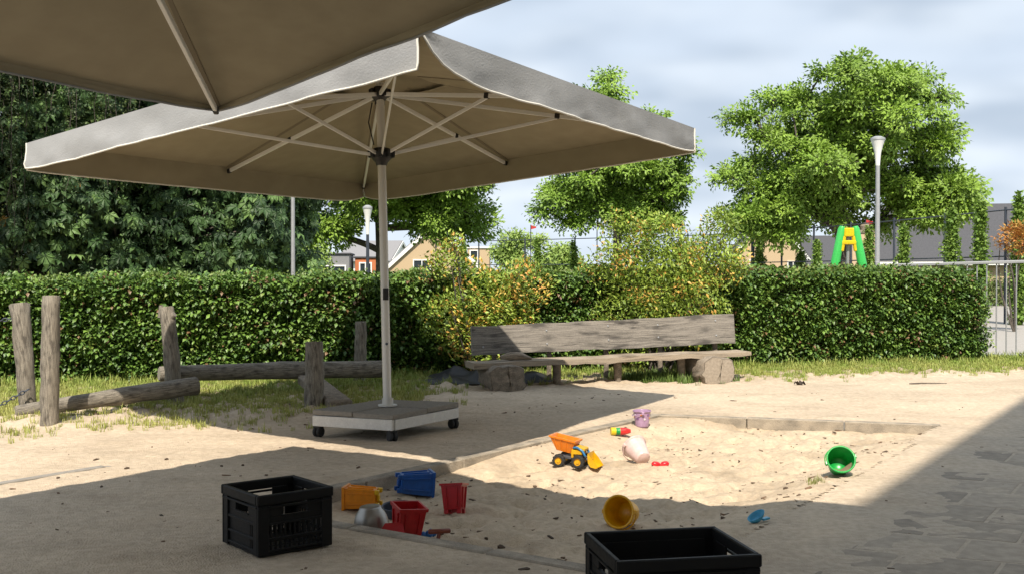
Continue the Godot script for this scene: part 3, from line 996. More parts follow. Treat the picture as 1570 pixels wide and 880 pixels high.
func build_trees():
	var leaf_fine = spray(401, 20, 0.42, 0.14, 0.08)
	# broad tree on the right
	var G0 = Color(0.125, 0.225, 0.022); var G1 = Color(0.235, 0.365, 0.043)
	var cl = crown(501, 120, Vector3(0.0, 6.2, 0), Vector3(4.35, 4.0, 3.4), 0.76, 0.48)
	cl.append_array(crown(502, 30, Vector3(3.5, 4.4, 0.4), Vector3(1.6, 1.2, 1.6), 0.75, 0.45))
	cl.append_array(crown(503, 18, Vector3(-3.3, 3.9, 0.4), Vector3(1.6, 1.4, 1.6), 0.78, 0.5))
	cl.append_array(crown(504, 9, Vector3(1.6, 9.2, 0.0), Vector3(1.5, 0.6, 1.0), 0.7, 0.5))
	tree("broadleaf_tree", "tall bright green broadleaf tree behind the right street lamp", at(13.75, 46), 7.0, 0.27, cl, leaf_fine, 27.0, G0, G1, M.leaf, 601, "broadleaf trees beyond the hedge")
	# tree behind the parasol's right corner
	cl = crown(511, 66, Vector3(0.1, 6.6, 0), Vector3(3.6, 3.8, 2.6), 0.72, 0.48)
	cl.append_array(crown(512, 16, Vector3(1.5, 4.2, 0.2), Vector3(2.2, 1.0, 1.5), 0.7, 0.45))
	cl.append_array(crown(513, 12, Vector3(-2.2, 4.5, 0.2), Vector3(1.4, 1.0, 1.2), 0.7, 0.5))
	tree("broadleaf_tree", "green broadleaf tree partly hidden behind the open parasol's right corner", at(4.8, 51), 7.5, 0.25, cl, leaf_fine, 29.0, Color(0.12, 0.22, 0.022), Color(0.225, 0.36, 0.042), M.leaf, 602, "broadleaf trees beyond the hedge")
	# low spreading tree behind the parasol pole
	cl = crown(521, 66, Vector3(0.3, 4.6, 0), Vector3(3.6, 1.7, 2.6), 0.72, 0.5)
	cl.append_array(crown(522, 14, Vector3(-2.1, 2.9, 0.5), Vector3(1.2, 0.6, 1.0), 0.55, 0.5))
	cl.append_array(crown(523, 14, Vector3(2.5, 3.1, 0.5), Vector3(1.4, 0.7, 1.0), 0.6, 0.5))
	tree("broadleaf_tree", "low spreading green tree with thick dark trunk behind the parasol pole", at(-4.35, 36), 5.2, 0.2, cl, spray(406, 20, 0.36, 0.12, 0.07), 34.0, G0, G1, M.leaf, 603, "broadleaf trees beyond the hedge")
	# pale green far trees
	var far_leaf = sprig(403, 12, 0.42, 0.26, 0.13, 0.7, 0.8)
	for a in [[1.0, 78, 4.3, 2.0, 611, "rounded pale green tree far off left of the small lamp"], [3.4, 82, 3.6, 1.7, 612, "small dark green far tree beside the small lamp"], [-11.5, 60, 2.9, 1.3, 613, "dark green far tree between the chestnut and the grey garage"]]:
		cl = crown(a[4], 12, Vector3(0, a[2] * 0.56, 0), Vector3(a[3], a[2] * 0.40, a[3]), 0.95, 0.8)
		tree("far_tree", a[5], at(a[0], a[1]), a[2] * 0.7, 0.14, cl, far_leaf, 16.0, Color(0.16, 0.26, 0.045), Color(0.28, 0.38, 0.08), M.leaf, a[4], "far trees beyond the sports court")
	# horse chestnut
	var t = thing("chestnut_tree", "dark horse chestnut with large hand-shaped leaves behind the left hedge", "tree", at(-7.4, 21.5))
	rng.seed = 631
	var st = new_st()
	tube(st, [Vector3(0, -0.1, 0), Vector3(0.05, 1.2, 0), Vector3(-0.05, 3.0, 0.1), Vector3(0.1, 5.6, 0)], [0.38, 0.28, 0.24, 0.12], 12, false, 0.12)
	obj("trunk", st, M.bark, t)
	cl = crown(632, 90, Vector3(0.0, 4.1, 0.0), Vector3(3.6, 3.7, 2.6), 0.8, 1.0)
	for k in 70:
		var fx = rng.randf_range(-5.4, 3.2)
		cl.append([Vector3(fx, rng.randf_range(0.7, 4.2), rng.randf_range(1.2, 2.4) * (1.0 - 0.035 * fx * fx)), rng.randf_range(0.45, 0.75), 1.05])
	for k in 26:
		cl.append([Vector3(-6.0 + 9.3 * k / 25.0, rng.randf_range(1.1, 1.6), rng.randf_range(-0.6, 1.2)), 0.65, 0.8])
	for k in 80:
		cl.append([Vector3(rng.randf_range(-6.0, 3.1), rng.randf_range(0.5, 5.6), rng.randf_range(-2.6, 0.2)), rng.randf_range(0.7, 1.0), 0.8])
	st = new_st()
	for c in cl: limb(st, Vector3(0, clamp(c[0].y * 0.7, 1.0, 5.0), 0), c[0], 0.07, 0.012, 0.12, 5)
	obj("limbs", st, M.bark, t)
	var xs = []; var cs = []
	for c in cl:
		for i in int(150 * c[1] * c[1]) + 8:
			var d = rand_dir()
			var p = d * c[1] * rng.randf_range(0.6, 1.1)
			p.y *= c[2]
			var o = Vector3(d.x * 0.6, -0.75, d.z * 0.6) + rand_dir() * 0.75
			xs.append(Transform3D(leaf_basis(o, d * 0.7 + Vector3(0, 0.55, 0.55) + rand_dir() * 0.35).scaled(Vector3.ONE * rng.randf_range(0.7, 1.1)), c[0] + p))
			var col = tint(Color(0.018, 0.048, 0.014), Color(0.048, 0.105, 0.026), 0.2)
			var r = rng.randf()
			if r < 0.004: col = Color(0.25, 0.14, 0.02)
			elif r < 0.25: col = tint(Color(0.08, 0.16, 0.04), Color(0.13, 0.22, 0.06))
			cs.append(col)
	scatter("crown", palmate(640), xs, cs, M.chestnut, t)
	# weeping birch at the far left: a high crown with hanging strands
	t = thing("weeping_birch", "dark weeping birch with hanging leafy strands at the left edge", "tree", at(-10.2, 17.4))
	rng.seed = 651
	st = new_st()
	tube(st, [Vector3(0, -0.1, 0), Vector3(0.1, 3, 0), Vector3(0.0, 6, 0.1), Vector3(0.2, 10, 0)], [0.26, 0.2, 0.16, 0.07], 12, false, 0.1)
	obj("trunk", st, M.bark, t)
	var strand_leaf = sprig(652, 11, 0.13, 0.042, 0.028, 0.3, 1.2)
	xs = []; cs = []
	var tw = new_st()
	for i in 420:
		var a = rng.randf() * TAU
		var r = 4.4 * sqrt(rng.randf())
		var topy = 9.5 - 0.18 * r * r + rng.randf_range(-1.4, 0.8)
		var x = cos(a) * r + 0.6; var z = sin(a) * r * 0.8
		if x > 2.2 and rng.randf() < 0.65: continue
		var low = max(rng.randf_range(0.9, 5.0), 1.2 if x < 2.6 else 3.2 + rng.randf_range(0, 2.0))
		if x > 3.0: low = rng.randf_range(2.2, 4.8)
		var y = topy
		var q = [Vector3(x * 0.7, topy + 0.5, z * 0.7)]
		while y > low:
			var p = Vector3(x + 0.12 * n_mid.get_noise_2d(i * 3.1, y * 0.8), y, z + 0.12 * n_mid.get_noise_2d(i * 3.1 + 50, y * 0.8))
			q.append(p)
			xs.append(Transform3D(Basis(Vector3.UP, rng.randf() * TAU).scaled(Vector3.ONE * rng.randf_range(0.8, 1.3)), p))
			cs.append(tint(Color(0.028, 0.05, 0.014), Color(0.075, 0.105, 0.028), 0.2))
			y -= 0.13
		var rr = []
		for k in q: rr.append(0.006)
		if q.size() > 2: tube(tw, q, rr, 3, false)
	obj("twigs", tw, M.bark, t)
	scatter("foliage", strand_leaf, xs, cs, M.birch, t)
	# shrubs
	shrub("low shrub with orange young leaves by the black sheet left of the bench", at(-0.45, 14.75), [[Vector3(-0.28, 0.75, 0), 0.5], [Vector3(0.35, 0.85, 0.0), 0.5], [Vector3(0.0, 1.15, -0.1), 0.45], [Vector3(-0.45, 1.5, -0.1), 0.28], [Vector3(0.6, 1.25, -0.1), 0.38], [Vector3(-0.32, 1.78, -0.1), 0.16], [Vector3(0.05, 0.4, 0), 0.45]], 701, 760.0, 0.30, true)
	shrub("large yellow-green shrub with orange tips spilling over the hedge behind the bench", at(2.0, 15.45), [[Vector3(-0.2, 0.75, 0.1), 0.62], [Vector3(0.4, 0.9, 0.1), 0.6], [Vector3(0.0, 1.35, 0), 0.66], [Vector3(-0.55, 1.5, 0), 0.42], [Vector3(0.65, 1.55, -0.1), 0.5], [Vector3(0.0, 1.9, -0.1), 0.42], [Vector3(0.95, 2.05, -0.2), 0.3], [Vector3(-0.5, 2.1, -0.2), 0.22], [Vector3(1.05, 1.6, -0.2), 0.3]], 711, 740.0, 0.15, true)

func build_grass():
	rng.seed = 801
	var st = new_st()
	st.set_smooth_group(-1)
	for i in 9:
		var p = Vector3(rng.randf_range(-0.03, 0.03), -0.01, rng.randf_range(-0.03, 0.03))
		var d = rand_dir(); d.y = 0
		var h = rng.randf_range(0.045, 0.10)
		var s = d.cross(Vector3.UP).normalized() * 0.0032
		var mid = p + Vector3.UP * h * 0.6 + d * 0.012
		var tip = p + Vector3.UP * h + d * 0.04
		st.add_vertex(p - s); st.add_vertex(mid - s); st.add_vertex(p + s)
		st.add_vertex(p + s); st.add_vertex(mid - s); st.add_vertex(mid + s)
		st.add_vertex(mid - s); st.add_vertex(tip); st.add_vertex(mid + s)
	var ms = mesh_of(st)
	var xs = []; var cs = []
	for i in 90000:
		var x = rng.randf_range(-9.0, 9.2)
		var f = rng.randf_range(9.0, 18.3)
		var d = hedge_dist(x, f)
		if d < -0.5: continue
		if abs(x) / f > 0.56: continue
		var lim
		var patch = n_mid.get_noise_2d(x * 0.9 + 20.0, f * 0.9)
		var fine = n_mid.get_noise_2d(x * 2.5, f * 2.5 + 70.0)
		if x < -1.0: lim = pow(smoothstep(4.4, 1.4, d + 1.3 * patch + 0.9 * fine), 0.85)
		elif x < 3.0: lim = smoothstep(1.4, 0.5, d + 0.8 * patch + 0.6 * fine) * 0.55
		else: lim = smoothstep(1.75, 0.85, d + 0.5 * patch + 0.5 * fine)
		lim += 0.35 * smoothstep(0.28, 0.5, patch) * smoothstep(3.4, 2.0, d) * (1.0 if x < -0.2 else 0.0)
		if inside_pit(x, f, -0.4): continue
		if rng.randf() > lim: continue
		var s = rng.randf_range(0.5, 1.15)
		if d < 0.35: s *= rng.randf_range(1.0, 1.9)
		xs.append(Transform3D(Basis(Vector3.UP, rng.randf() * TAU).scaled(Vector3(1.0, rng.randf_range(0.7, 1.2), 1.0) * s), at(x, f, yard_h(x, f))))
		var dry = clamp(0.35 + 0.25 * d + 0.9 * fine, 0.0, 1.0)
		cs.append(tint(Color(0.16, 0.26, 0.035), Color(0.25, 0.33, 0.06)).lerp(tint(Color(0.40, 0.36, 0.12), Color(0.34, 0.35, 0.09)), dry * 0.7))
	# a weed by the sandpit's right kerb
	for i in 9:
		var x = rng.randfn(2.02, 0.05); var f = rng.randfn(7.42, 0.05)
		xs.append(Transform3D(Basis(Vector3.UP, rng.randf() * TAU).scaled(Vector3.ONE * rng.randf_range(0.4, 0.7)), at(x, f, gh(x, f))))
		cs.append(tint(Color(0.13, 0.18, 0.04), Color(0.26, 0.25, 0.09)))
	# a lusher tuft under the bench
	for i in 500:
		var x = rng.randfn(1.95, 0.28); var f = rng.randfn(14.35, 0.13)
		xs.append(Transform3D(Basis(Vector3.UP, rng.randf() * TAU).scaled(Vector3.ONE * rng.randf_range(0.8, 1.9)), at(x, f, yard_h(x, f))))
		cs.append(tint(Color(0.07, 0.13, 0.025), Color(0.12, 0.19, 0.035)))
	var g = scatter("grass", ms, xs, cs, M.grass, self)
	tag(g, "patchy green and straw-coloured grass along the foot of the hedge", "grass")

func build_litter():
	rng.seed = 851
	var st = new_st()
	cbox(st, xf(Vector3(0, 0.002, 0)), Vector3(0.026, 0.006, 0.012), 0.002)
	var ms = mesh_of(st)
	var xs = []; var cs = []
	for i in 4200:
		var x; var f
		var r = rng.randf()
		if r < 0.72:
			x = rng.randf_range(-1.7, 4.0); f = rng.randf_range(5.0, 11.0)
			if not inside_pit(x, f, 0.03): continue
			if rng.randf() > 0.35 + 1.7 * n_mid.get_noise_2d(x * 1.4 + 7.0, f * 1.4): continue
		else:
			x = rng.randf_range(-5.0, 5.0); f = rng.randf_range(4.6, 13.0)
			if inside_pit(x, f, -0.1): continue
			if x > 1.5 and rng.randf() < 0.6: continue
			if rng.randf() > 0.4 + 2.0 * n_mid.get_noise_2d(x * 0.8 + 57.0, f * 0.8): continue
		var s = 0.4 + 1.1 * pow(rng.randf(), 2.5)
		var h = gh(x, f)
		xs.append(Transform3D(Basis.from_euler(Vector3(rng.randf_range(-0.3, 0.3), rng.randf() * TAU, rng.randf_range(-0.4, 0.4))).scaled(Vector3(s * rng.randf_range(0.6, 1.8), s, s)), at(x, f, h)))
		cs.append(tint(Color(0.05, 0.036, 0.025), Color(0.16, 0.10, 0.06), 0.3))
	var g = scatter("leaf_litter", ms, xs, cs, M.litter, self)
	tag(g, "small dark bits of bark and leaf scattered over the sand", "litter")
	# larger pieces one by one
	var bark_m = tri_mat(mottle(853, 0.05, 0.2, Color(0.035, 0.026, 0.02), Color(0.12, 0.08, 0.05), 128), 6.0, 0.95)
	for i in 34:
		var x; var f
		if i < 22:
			x = rng.randf_range(-1.2, 2.2); f = rng.randf_range(5.6, 7.6)
			if not inside_pit(x, f, 0.08): continue
		else:
			x = rng.randf_range(-3.6, 0.5); f = rng.randf_range(6.6, 8.6)
			if inside_pit(x, f, -0.1): continue
		st = new_st()
		st.set_smooth_group(-1)
		var l = rng.randf_range(0.025, 0.055); var w = l * rng.randf_range(0.3, 0.6)
		var pts = []
		for k in 7:
			var a = TAU * k / 7
			pts.append(Vector3(cos(a) * l * 0.5 * rng.randf_range(0.7, 1.1), 0.004 + 0.010 * rng.randf(), sin(a) * w * 0.5 * rng.randf_range(0.7, 1.1)))
		for k in 7:
			tri(st, Vector3(0, 0.014, 0), pts[k], pts[(k + 1) % 7], Vector3(0, -0.05, 0))
			var a = pts[k]; var b = pts[(k + 1) % 7]
			quad(st, a, b, Vector3(b.x, -0.004, b.z), Vector3(a.x, -0.004, a.z), Vector3(0, 0.005, 0))
		var o = obj("bark_chip", st, bark_m)
		o.position = at(x, f, gh(x, f))
		o.rotation.y = rng.randf() * TAU
		tag(o, "dark brown bark chip lying on the pale sand", "bark chip", "bark chips on the sand")

# ------------------------------------------------------------------ timber
func log_mesh(pts, radii, sides = 16, wob = 0.10) -> SurfaceTool:
	var st = new_st()
	var P = []; var R = []
	var c := Curve3D.new()
	for p in pts: c.add_point(p)
	for i in 13:
		var t = i / 12.0
		var k = t * (pts.size() - 1)
		var i0 = min(int(k), pts.size() - 2)
		P.append(pts[i0].lerp(pts[i0 + 1], k - i0) + Vector3(n_mid.get_noise_2d(t * 2.0, pts[0].x * 5.0), 0, n_mid.get_noise_2d(t * 2.0, pts[0].z * 5.0)) * 0.02)
		R.append(lerp(radii[i0], radii[i0 + 1], k - i0) * (1.0 + 0.05 * n_mid.get_noise_2d(t * 3.0, pts[0].x * 9.0)))
	# worn rim at both ends
	var d0 = (P[0] - P[1]).normalized(); var d1 = (P[12] - P[11]).normalized()
	P.push_front(P[0] + d0 * 0.012); R.push_front(R[0] * 0.88)
	P.append(P[13] + d1 * 0.012); R.append(R[13] * 0.88)
	tube(st, P, R, sides, true, wob, 1.2)
	return st

func post(label, base: Vector3, top_off: Vector3, r0, r1, knot = false):
	var t = thing("log_post", label, "post", base, 0.0, "weathered log posts")
	var st = log_mesh([Vector3(0, -0.12, 0), top_off * 0.45 + Vector3(0, 0.0, 0.01), top_off], [r0, (r0 + r1) / 2, r1])
	obj("shaft", st, M.log, t)
	if knot:
		st = new_st()
		var k = top_off * 0.93 + Vector3(0.045, -0.02, 0.02)
		tube(st, [k - Vector3(0.05, 0.05, 0), k, k + Vector3(0.045, 0.03, 0.01)], [0.055, 0.05, 0.03], 10, true, 0.2)
		tube(st, [top_off - Vector3(0.05, 0.10, 0), top_off + Vector3(-0.055, 0.03, 0.0)], [0.04, 0.02], 8, true, 0.2)
		obj("knot", st, M.log, t)
	return t

func beam(label, a: Vector3, b: Vector3, r0, r1):
	var t = thing("log_beam", label, "log", Vector3(a.x, 0, a.z), 0.0, "low log balance beams")
	var off = Vector3(a.x, 0, a.z)
	obj("log", log_mesh([a - off, (a + b) / 2 - off + Vector3(0, 0.008, 0), b - off], [r0, (r0 + r1) / 2 * 1.05, r1], 14, 0.08), M.log, t)

func build_finds():
	var t = thing("dead_leaf", "curled dark dead leaf on the sunlit sand before the right hedge", "leaf", at(3.62, 13.9, yard_h(3.62, 13.9)), 0.4)
	var st = new_st()
	st.set_smooth_group(1)
	for i in 6:
		for j in 3:
			var P = func(a, b):
				var u = a / 6.0 - 0.5; var v = b / 3.0 - 0.5
				return Vector3(u * 0.17, 0.006 + 0.05 * abs(v) + 0.03 * sin(a * 1.9), v * 0.09 * (1.2 - 2.0 * abs(u)))
			quad(st, P.call(i, j), P.call(i + 1, j), P.call(i + 1, j + 1), P.call(i, j + 1), Vector3(0, -1, 0))
	obj("blade", st, M.deadleaf, t)
	t = thing("twig", "thin curved twig lying at the grass edge on the right", "twig", at(5.25, 14.0, yard_h(5.25, 14.0) + 0.008), 0.0)
	st = new_st()
	tube(st, [Vector3(-0.22, 0, 0), Vector3(-0.08, 0.01, 0.03), Vector3(0.10, 0.012, 0.035), Vector3(0.26, 0.004, -0.02)], [0.008, 0.009, 0.007, 0.004], 6)
	obj("stick", st, M.bark, t)

func build_timber():
	post("leaning log post at far left with a chain hooked on it", at(-4.76, 10.9), Vector3(-0.09, 1.10, 0), 0.078, 0.092)
	post("tallest straight log post, second from the left, before the hedge", at(-4.25, 10.15), Vector3(0.02, 1.19, 0), 0.082, 0.078)
	post("knotty log post with a jagged top between the two low beams", at(-3.57, 11.75), Vector3(-0.10, 1.04, 0), 0.09, 0.075, true)
	post("short dark log post beside the sloping plank", at(-2.05, 11.45), Vector3(0.0, 0.69, 0), 0.105, 0.09)
	post("thin dark log post close to the hedge left of the parasol pole", at(-1.90, 13.75), Vector3(0.02, 0.80, 0), 0.08, 0.07)
	beam("sloping half-round log beam from the two left posts to the knotty post", at(-4.68, 10.45, 0.10), at(-3.26, 11.42, 0.25), 0.06, 0.095)
	beam("long level log beam in front of the hedge ending at the parasol pole", at(-3.82, 12.0, 0.32), at(-1.50, 13.35, 0.26), 0.085, 0.10)
	# flat plank sloping down to the ground beside the short post
	var t = thing("plank_ramp", "flat-topped grey timber plank sloping down beside the short post", "plank", at(-1.75, 11.25))
	var st = new_st()
	var a = at(-1.75, 11.3, 0.06) - at(-1.75, 11.25); var b = at(-2.35, 12.75, 0.19) - at(-1.75, 11.25)
	bar(st, a, b, 0.25, 0.11, 0.018)
	obj("plank", st, M.stump, t)
	# chains at the left edge
	for c in [["chain", "rusty chain hanging low from the two left posts to the ground", [at(-4.72, 10.75, 0.27), at(-4.95, 10.6, 0.12), at(-5.4, 10.4, 0.04)]], ["chain", "chain stretched from the leaning left post out of the picture", [at(-4.85, 10.9, 0.98), at(-5.2, 10.75, 0.90), at(-5.8, 10.5, 0.86)]]]:
		var o = thing(c[0], c[1], "chain", Vector3(c[2][0].x, 0, c[2][0].z))
		var off = o.position
		var cv := Curve3D.new()
		for p in c[2]: cv.add_point(p - off)
		var len = cv.get_baked_length()
		var n = int(len / 0.045)
		for i in n:
			var s = i * 0.045
			var p = cv.sample_baked(s); var q = cv.sample_baked(min(s + 0.05, len))
			if p.distance_to(q) < 0.01: continue
			var bs = Basis.looking_at(q - p, Vector3.UP) * Basis(Vector3.FORWARD, PI / 2 * (i % 2))
			st = new_st()
			var ring = []; var rr = []
			for k in 11:
				var an = TAU * k / 10
				ring.append(p + bs * Vector3(0.016 * cos(an), 0, -0.028 * sin(an)))
				rr.append(0.006)
			tube(st, ring, rr, 5, false)
			obj("link", st, M.darkmetal, o)
	# small stump at the left edge
	t = thing("stump", "small dark stump end poking up at the left edge", "stump", at(-4.78, 10.05))
	st = new_st()
	tube(st, [Vector3(0, -0.05, 0), Vector3(0.01, 0.06, 0), Vector3(0.0, 0.13, 0)], [0.09, 0.08, 0.05], 10, true, 0.25)
	obj("wood", st, M.bark, t)

func bench_plank(pts_top: Array, pts_bot: Array, thick: Vector3, m, t, called):
	# pts along the length; top and bottom outlines; front face and back face with depth
	var st = new_st()
	var n = pts_top.size()
	var length = 0.0
	for i in n - 1:
		var l = pts_top[i].distance_to(pts_top[i + 1])
		var a = pts_top[i]; var b = pts_top[i + 1]; var c = pts_bot[i + 1]; var d = pts_bot[i]
		var mid = (a + c) / 2 - thick / 2
		st.set_smooth_group(1)
		var u0 = length * 0.45; var u1 = (length + l) * 0.45
		for q in [[a, u0, 0.0], [b, u1, 0.0], [c, u1, 1.0], [a, u0, 0.0], [c, u1, 1.0], [d, u0, 1.0]]:
			st.set_uv(Vector2(q[2], q[1])); st.add_vertex(q[0])
		st.set_smooth_group(2)
		for q in [[a, u0, 0.0], [c, u1, 1.0], [b, u1, 0.0], [a, u0, 0.0], [d, u0, 1.0], [c, u1, 1.0]]:
			st.set_uv(Vector2(q[2], q[1])); st.add_vertex(q[0] - thick)
		st.set_smooth_group(3)
		for q in [[b, u1, 0.0], [a, u0, 0.0], [a - thick, u0, 0.3], [b, u1, 0.0], [a - thick, u0, 0.3], [b - thick, u1, 0.3]]:
			st.set_uv(Vector2(q[2], q[1])); st.add_vertex(q[0])
		st.set_smooth_group(4)
		for q in [[d, u0, 0.0], [c, u1, 0.0], [c - thick, u1, 0.3], [d, u0, 0.0], [c - thick, u1, 0.3], [d - thick, u0, 0.3]]:
			st.set_uv(Vector2(q[2], q[1])); st.add_vertex(q[0])
		length += l
	st.set_smooth_group(-1)
	for e in [0, n - 1]:
		st.set_uv(Vector2(0.2, 0.1))
		quad(st, pts_top[e], pts_bot[e], pts_bot[e] - thick, pts_top[e] - thick, (pts_top[n / 2] + pts_bot[n / 2]) / 2 - thick / 2)
	return obj(called, st, m, t)

func build_bench():
	var base = at(1.25, 14.0)
	var t = thing("log_bench", "long rustic bench of grey weathered planks on log feet before the hedge", "bench", base)
	var back_l = at(-0.49, 13.75); var back_r = at(3.0, 14.85)
	var d = (back_r - back_l).normalized()
	var inw = d.cross(Vector3.UP).normalized() * -1.0
	if inw.z < 0: inw = -inw                 # towards the camera
	var tp = []; var bt = []
	var n = 26
	for i in n + 1:
		var s = float(i) / n
		var p = back_l.lerp(back_r, s)
		var y1 = lerp(0.745, 0.868, s) + 0.012 * n_mid.get_noise_2d(s * 8.0, 1.0) + (0.02 * sin(s * PI) * -0.3)
		var y0 = lerp(0.395, 0.475, s) + 0.02 * n_mid.get_noise_2d(s * 6.0, 5.0)
		tp.append(p + Vector3.UP * y1 - inw * 0.05 - base)
		bt.append(p + Vector3.UP * y0 - base)
	var bk = bench_plank(tp, bt, inw * 0.055, M.plank, t, "backrest")
	for b in [[0.07, 0.1], [0.285, 0.1], [0.285, 0.27], [0.5, 0.12], [0.5, 0.3], [0.71, 0.12], [0.71, 0.28], [0.93, 0.1], [0.93, 0.29]]:
		var i = int(b[0] * n)
		var p = bt[i].lerp(tp[i], b[1] / 0.37)
		var st = new_st()
		lathe(st, [Vector2(0, 0.012), Vector2(0.008, 0.010), Vector2(0.013, 0.002), Vector2(0.013, -0.01)], 10, Transform3D(Basis(d, inw, d.cross(inw)), p + inw * 0.001))
		obj("bolt", st, M.galv, bk)
	# seat: a wavy waney-edged slab
	tp = []; bt = []
	var sl = at(-0.45, 13.22); var sr = at(3.10, 14.38)
	for i in n + 1:
		var s = float(i) / n
		var p = sl.lerp(sr, s)
		var y1 = lerp(0.335, 0.40, s) + 0.016 * n_mid.get_noise_2d(s * 5.0, 11.0)
		var th = 0.065 + 0.02 * n_mid.get_noise_2d(s * 9.0, 21.0) - 0.02 * smoothstep(0.85, 1.0, s)
		p += inw * 0.03 * n_mid.get_noise_2d(s * 7.0, 31.0)
		tp.append(p + Vector3.UP * y1 - base)
		bt.append(p + Vector3.UP * (y1 - th) - base + inw * 0.01)
	bench_plank(tp, bt, inw * 0.40, M.seat, t, "seat")
	# a broken slab of wood lying on the seat's left end
	# posts behind carrying the backrest
	for s in [0.085, 0.285, 0.5, 0.71, 0.93]:
		var p = back_l.lerp(back_r, s) - inw * 0.10 - base
		var st = new_st()
		bar(st, p + Vector3(0, -0.1, 0), p + Vector3(0, lerp(0.70, 0.82, s), 0), 0.07, 0.06, 0.008)
		obj("upright", st, M.stump, t)
	for s in [0.30, 0.52, 0.76, 0.9]:
		var p = sl.lerp(sr, s) - inw * 0.2 - base
		var st = new_st()
		tube(st, [p + Vector3(0, -0.1, 0), p + Vector3(0.005, 0.15, 0), p + Vector3(0, lerp(0.285, 0.345, s), 0)], [0.055, 0.05, 0.055], 10, true, 0.15)
		obj("short_leg", st, M.stump, t)
	# log feet lying crosswise, their sawn ends to the front
	for q in [[0.10, 0.205, 0.30, 0.12], [0.855, 0.225, 0.345, -0.10]]:
		var p = sl.lerp(sr, q[0]) - base
		var a = p + inw * 0.16 + Vector3(0, q[1] - 0.06, 0)
		var b = p - inw * 0.42 + Vector3(0, q[1] - 0.06, 0)
		var st = new_st()
		var sides = 22
		var ring = func(c, r, sd):
			var out = []
			for k in sides:
				var an = TAU * k / sides
				var rx = r * 1.10; var ry = r * 0.80
				var e = pow(pow(abs(cos(an)), 4.5) + pow(abs(sin(an)), 4.5), -1.0 / 4.5)
				var w = 0.93 + 0.22 * n_hi.get_noise_2d(cos(an) * 1.2 + sd, sin(an) * 1.2)
				out.append(c + d * cos(an + q[3]) * rx * e * w + Vector3.UP * sin(an + q[3]) * ry * e * w)
			return out
		var rs = [ring.call(a, q[1] * 0.98, q[0]), ring.call(a - inw * 0.02, q[1] * 1.04, q[0]), ring.call((a + b) / 2, q[1] * 1.06, q[0] + 0.4), ring.call(b, q[1], q[0] + 0.7)]
		st.set_smooth_group(1)
		for i in 3:
			for k in sides:
				var k2 = (k + 1) % sides
				quad(st, rs[i][k], rs[i][k2], rs[i + 1][k2], rs[i + 1][k], (a + b) / 2)
		st.set_smooth_group(-1)
		for k in sides: tri(st, b, rs[3][k], rs[3][(k + 1) % sides], a)
		var ft = obj("log_foot", st, M.stump, t)
		# sawn face as rough wedges with radial cracks
		st = new_st()
		for k in sides:
			var c0 = a + inw * 0.014
			var p0 = rs[0][k].lerp(a, 0.02) + inw * 0.003; var p1 = rs[0][(k + 1) % sides].lerp(a, 0.02) + inw * 0.003
			if k == 5 or k == 16: c0 = a - inw * 0.012
			tri(st, c0 + d * 0.02, p0, p1, b)
		obj("sawn_end", st, M.endgrain if q[0] > 0.5 else M.stump, ft)
	# chunk of bleached wood on the seat
	var o = thing("driftwood", "pale chunk of broken wood lying on the bench seat's left end", "wood", base + (tp[4] - inw * 0.14) + Vector3(0, 0.0, 0))
	var st = new_st()
	tube(st, [Vector3(-0.20, 0.035, 0), Vector3(-0.07, 0.055, 0.02), Vector3(0.05, 0.05, 0.01), Vector3(0.19, 0.022, -0.02)], [0.02, 0.055, 0.045, 0.015], 9, true, 0.3)
	obj("chunk", st, M.seat, o)
	# black sheet lying behind and left of the bench
	o = thing("black_sheet", "crumpled black ground sheet behind the bench's left end", "tarp", at(-0.7, 14.1))
	st = new_st()
	st.set_smooth_group(1)
	var g = func(i, j):
		var x = lerp(-0.55, 1.25, i / 36.0); var z = lerp(-0.4, 0.35, j / 18.0)
		var e = min(min(i, 36 - i) / 10.0, min(j, 18 - j) / 5.0)
		e = clamp(e, 0.0, 1.0)
		var hgt = 0.17 * e * (0.55 + 0.8 * n_lo.get_noise_2d(x * 4.0, z * 4.0)) + 0.09 * abs(n_mid.get_noise_2d(x * 1.6, z * 1.6)) * (0.25 + e) + 0.03 * n_hi.get_noise_2d(x, z)
		if x > 0.3: hgt *= 1.25
		return Vector3(x, 0.012 + max(hgt, 0.0) + 0.02, z - 0.12 * x)
	for i in 36:
		for j in 18:
			st.add_vertex(g.call(i, j)); st.add_vertex(g.call(i, j + 1)); st.add_vertex(g.call(i + 1, j + 1))
			st.add_vertex(g.call(i, j)); st.add_vertex(g.call(i + 1, j + 1)); st.add_vertex(g.call(i + 1, j))
	obj("sheet", st, M.tarp, o)

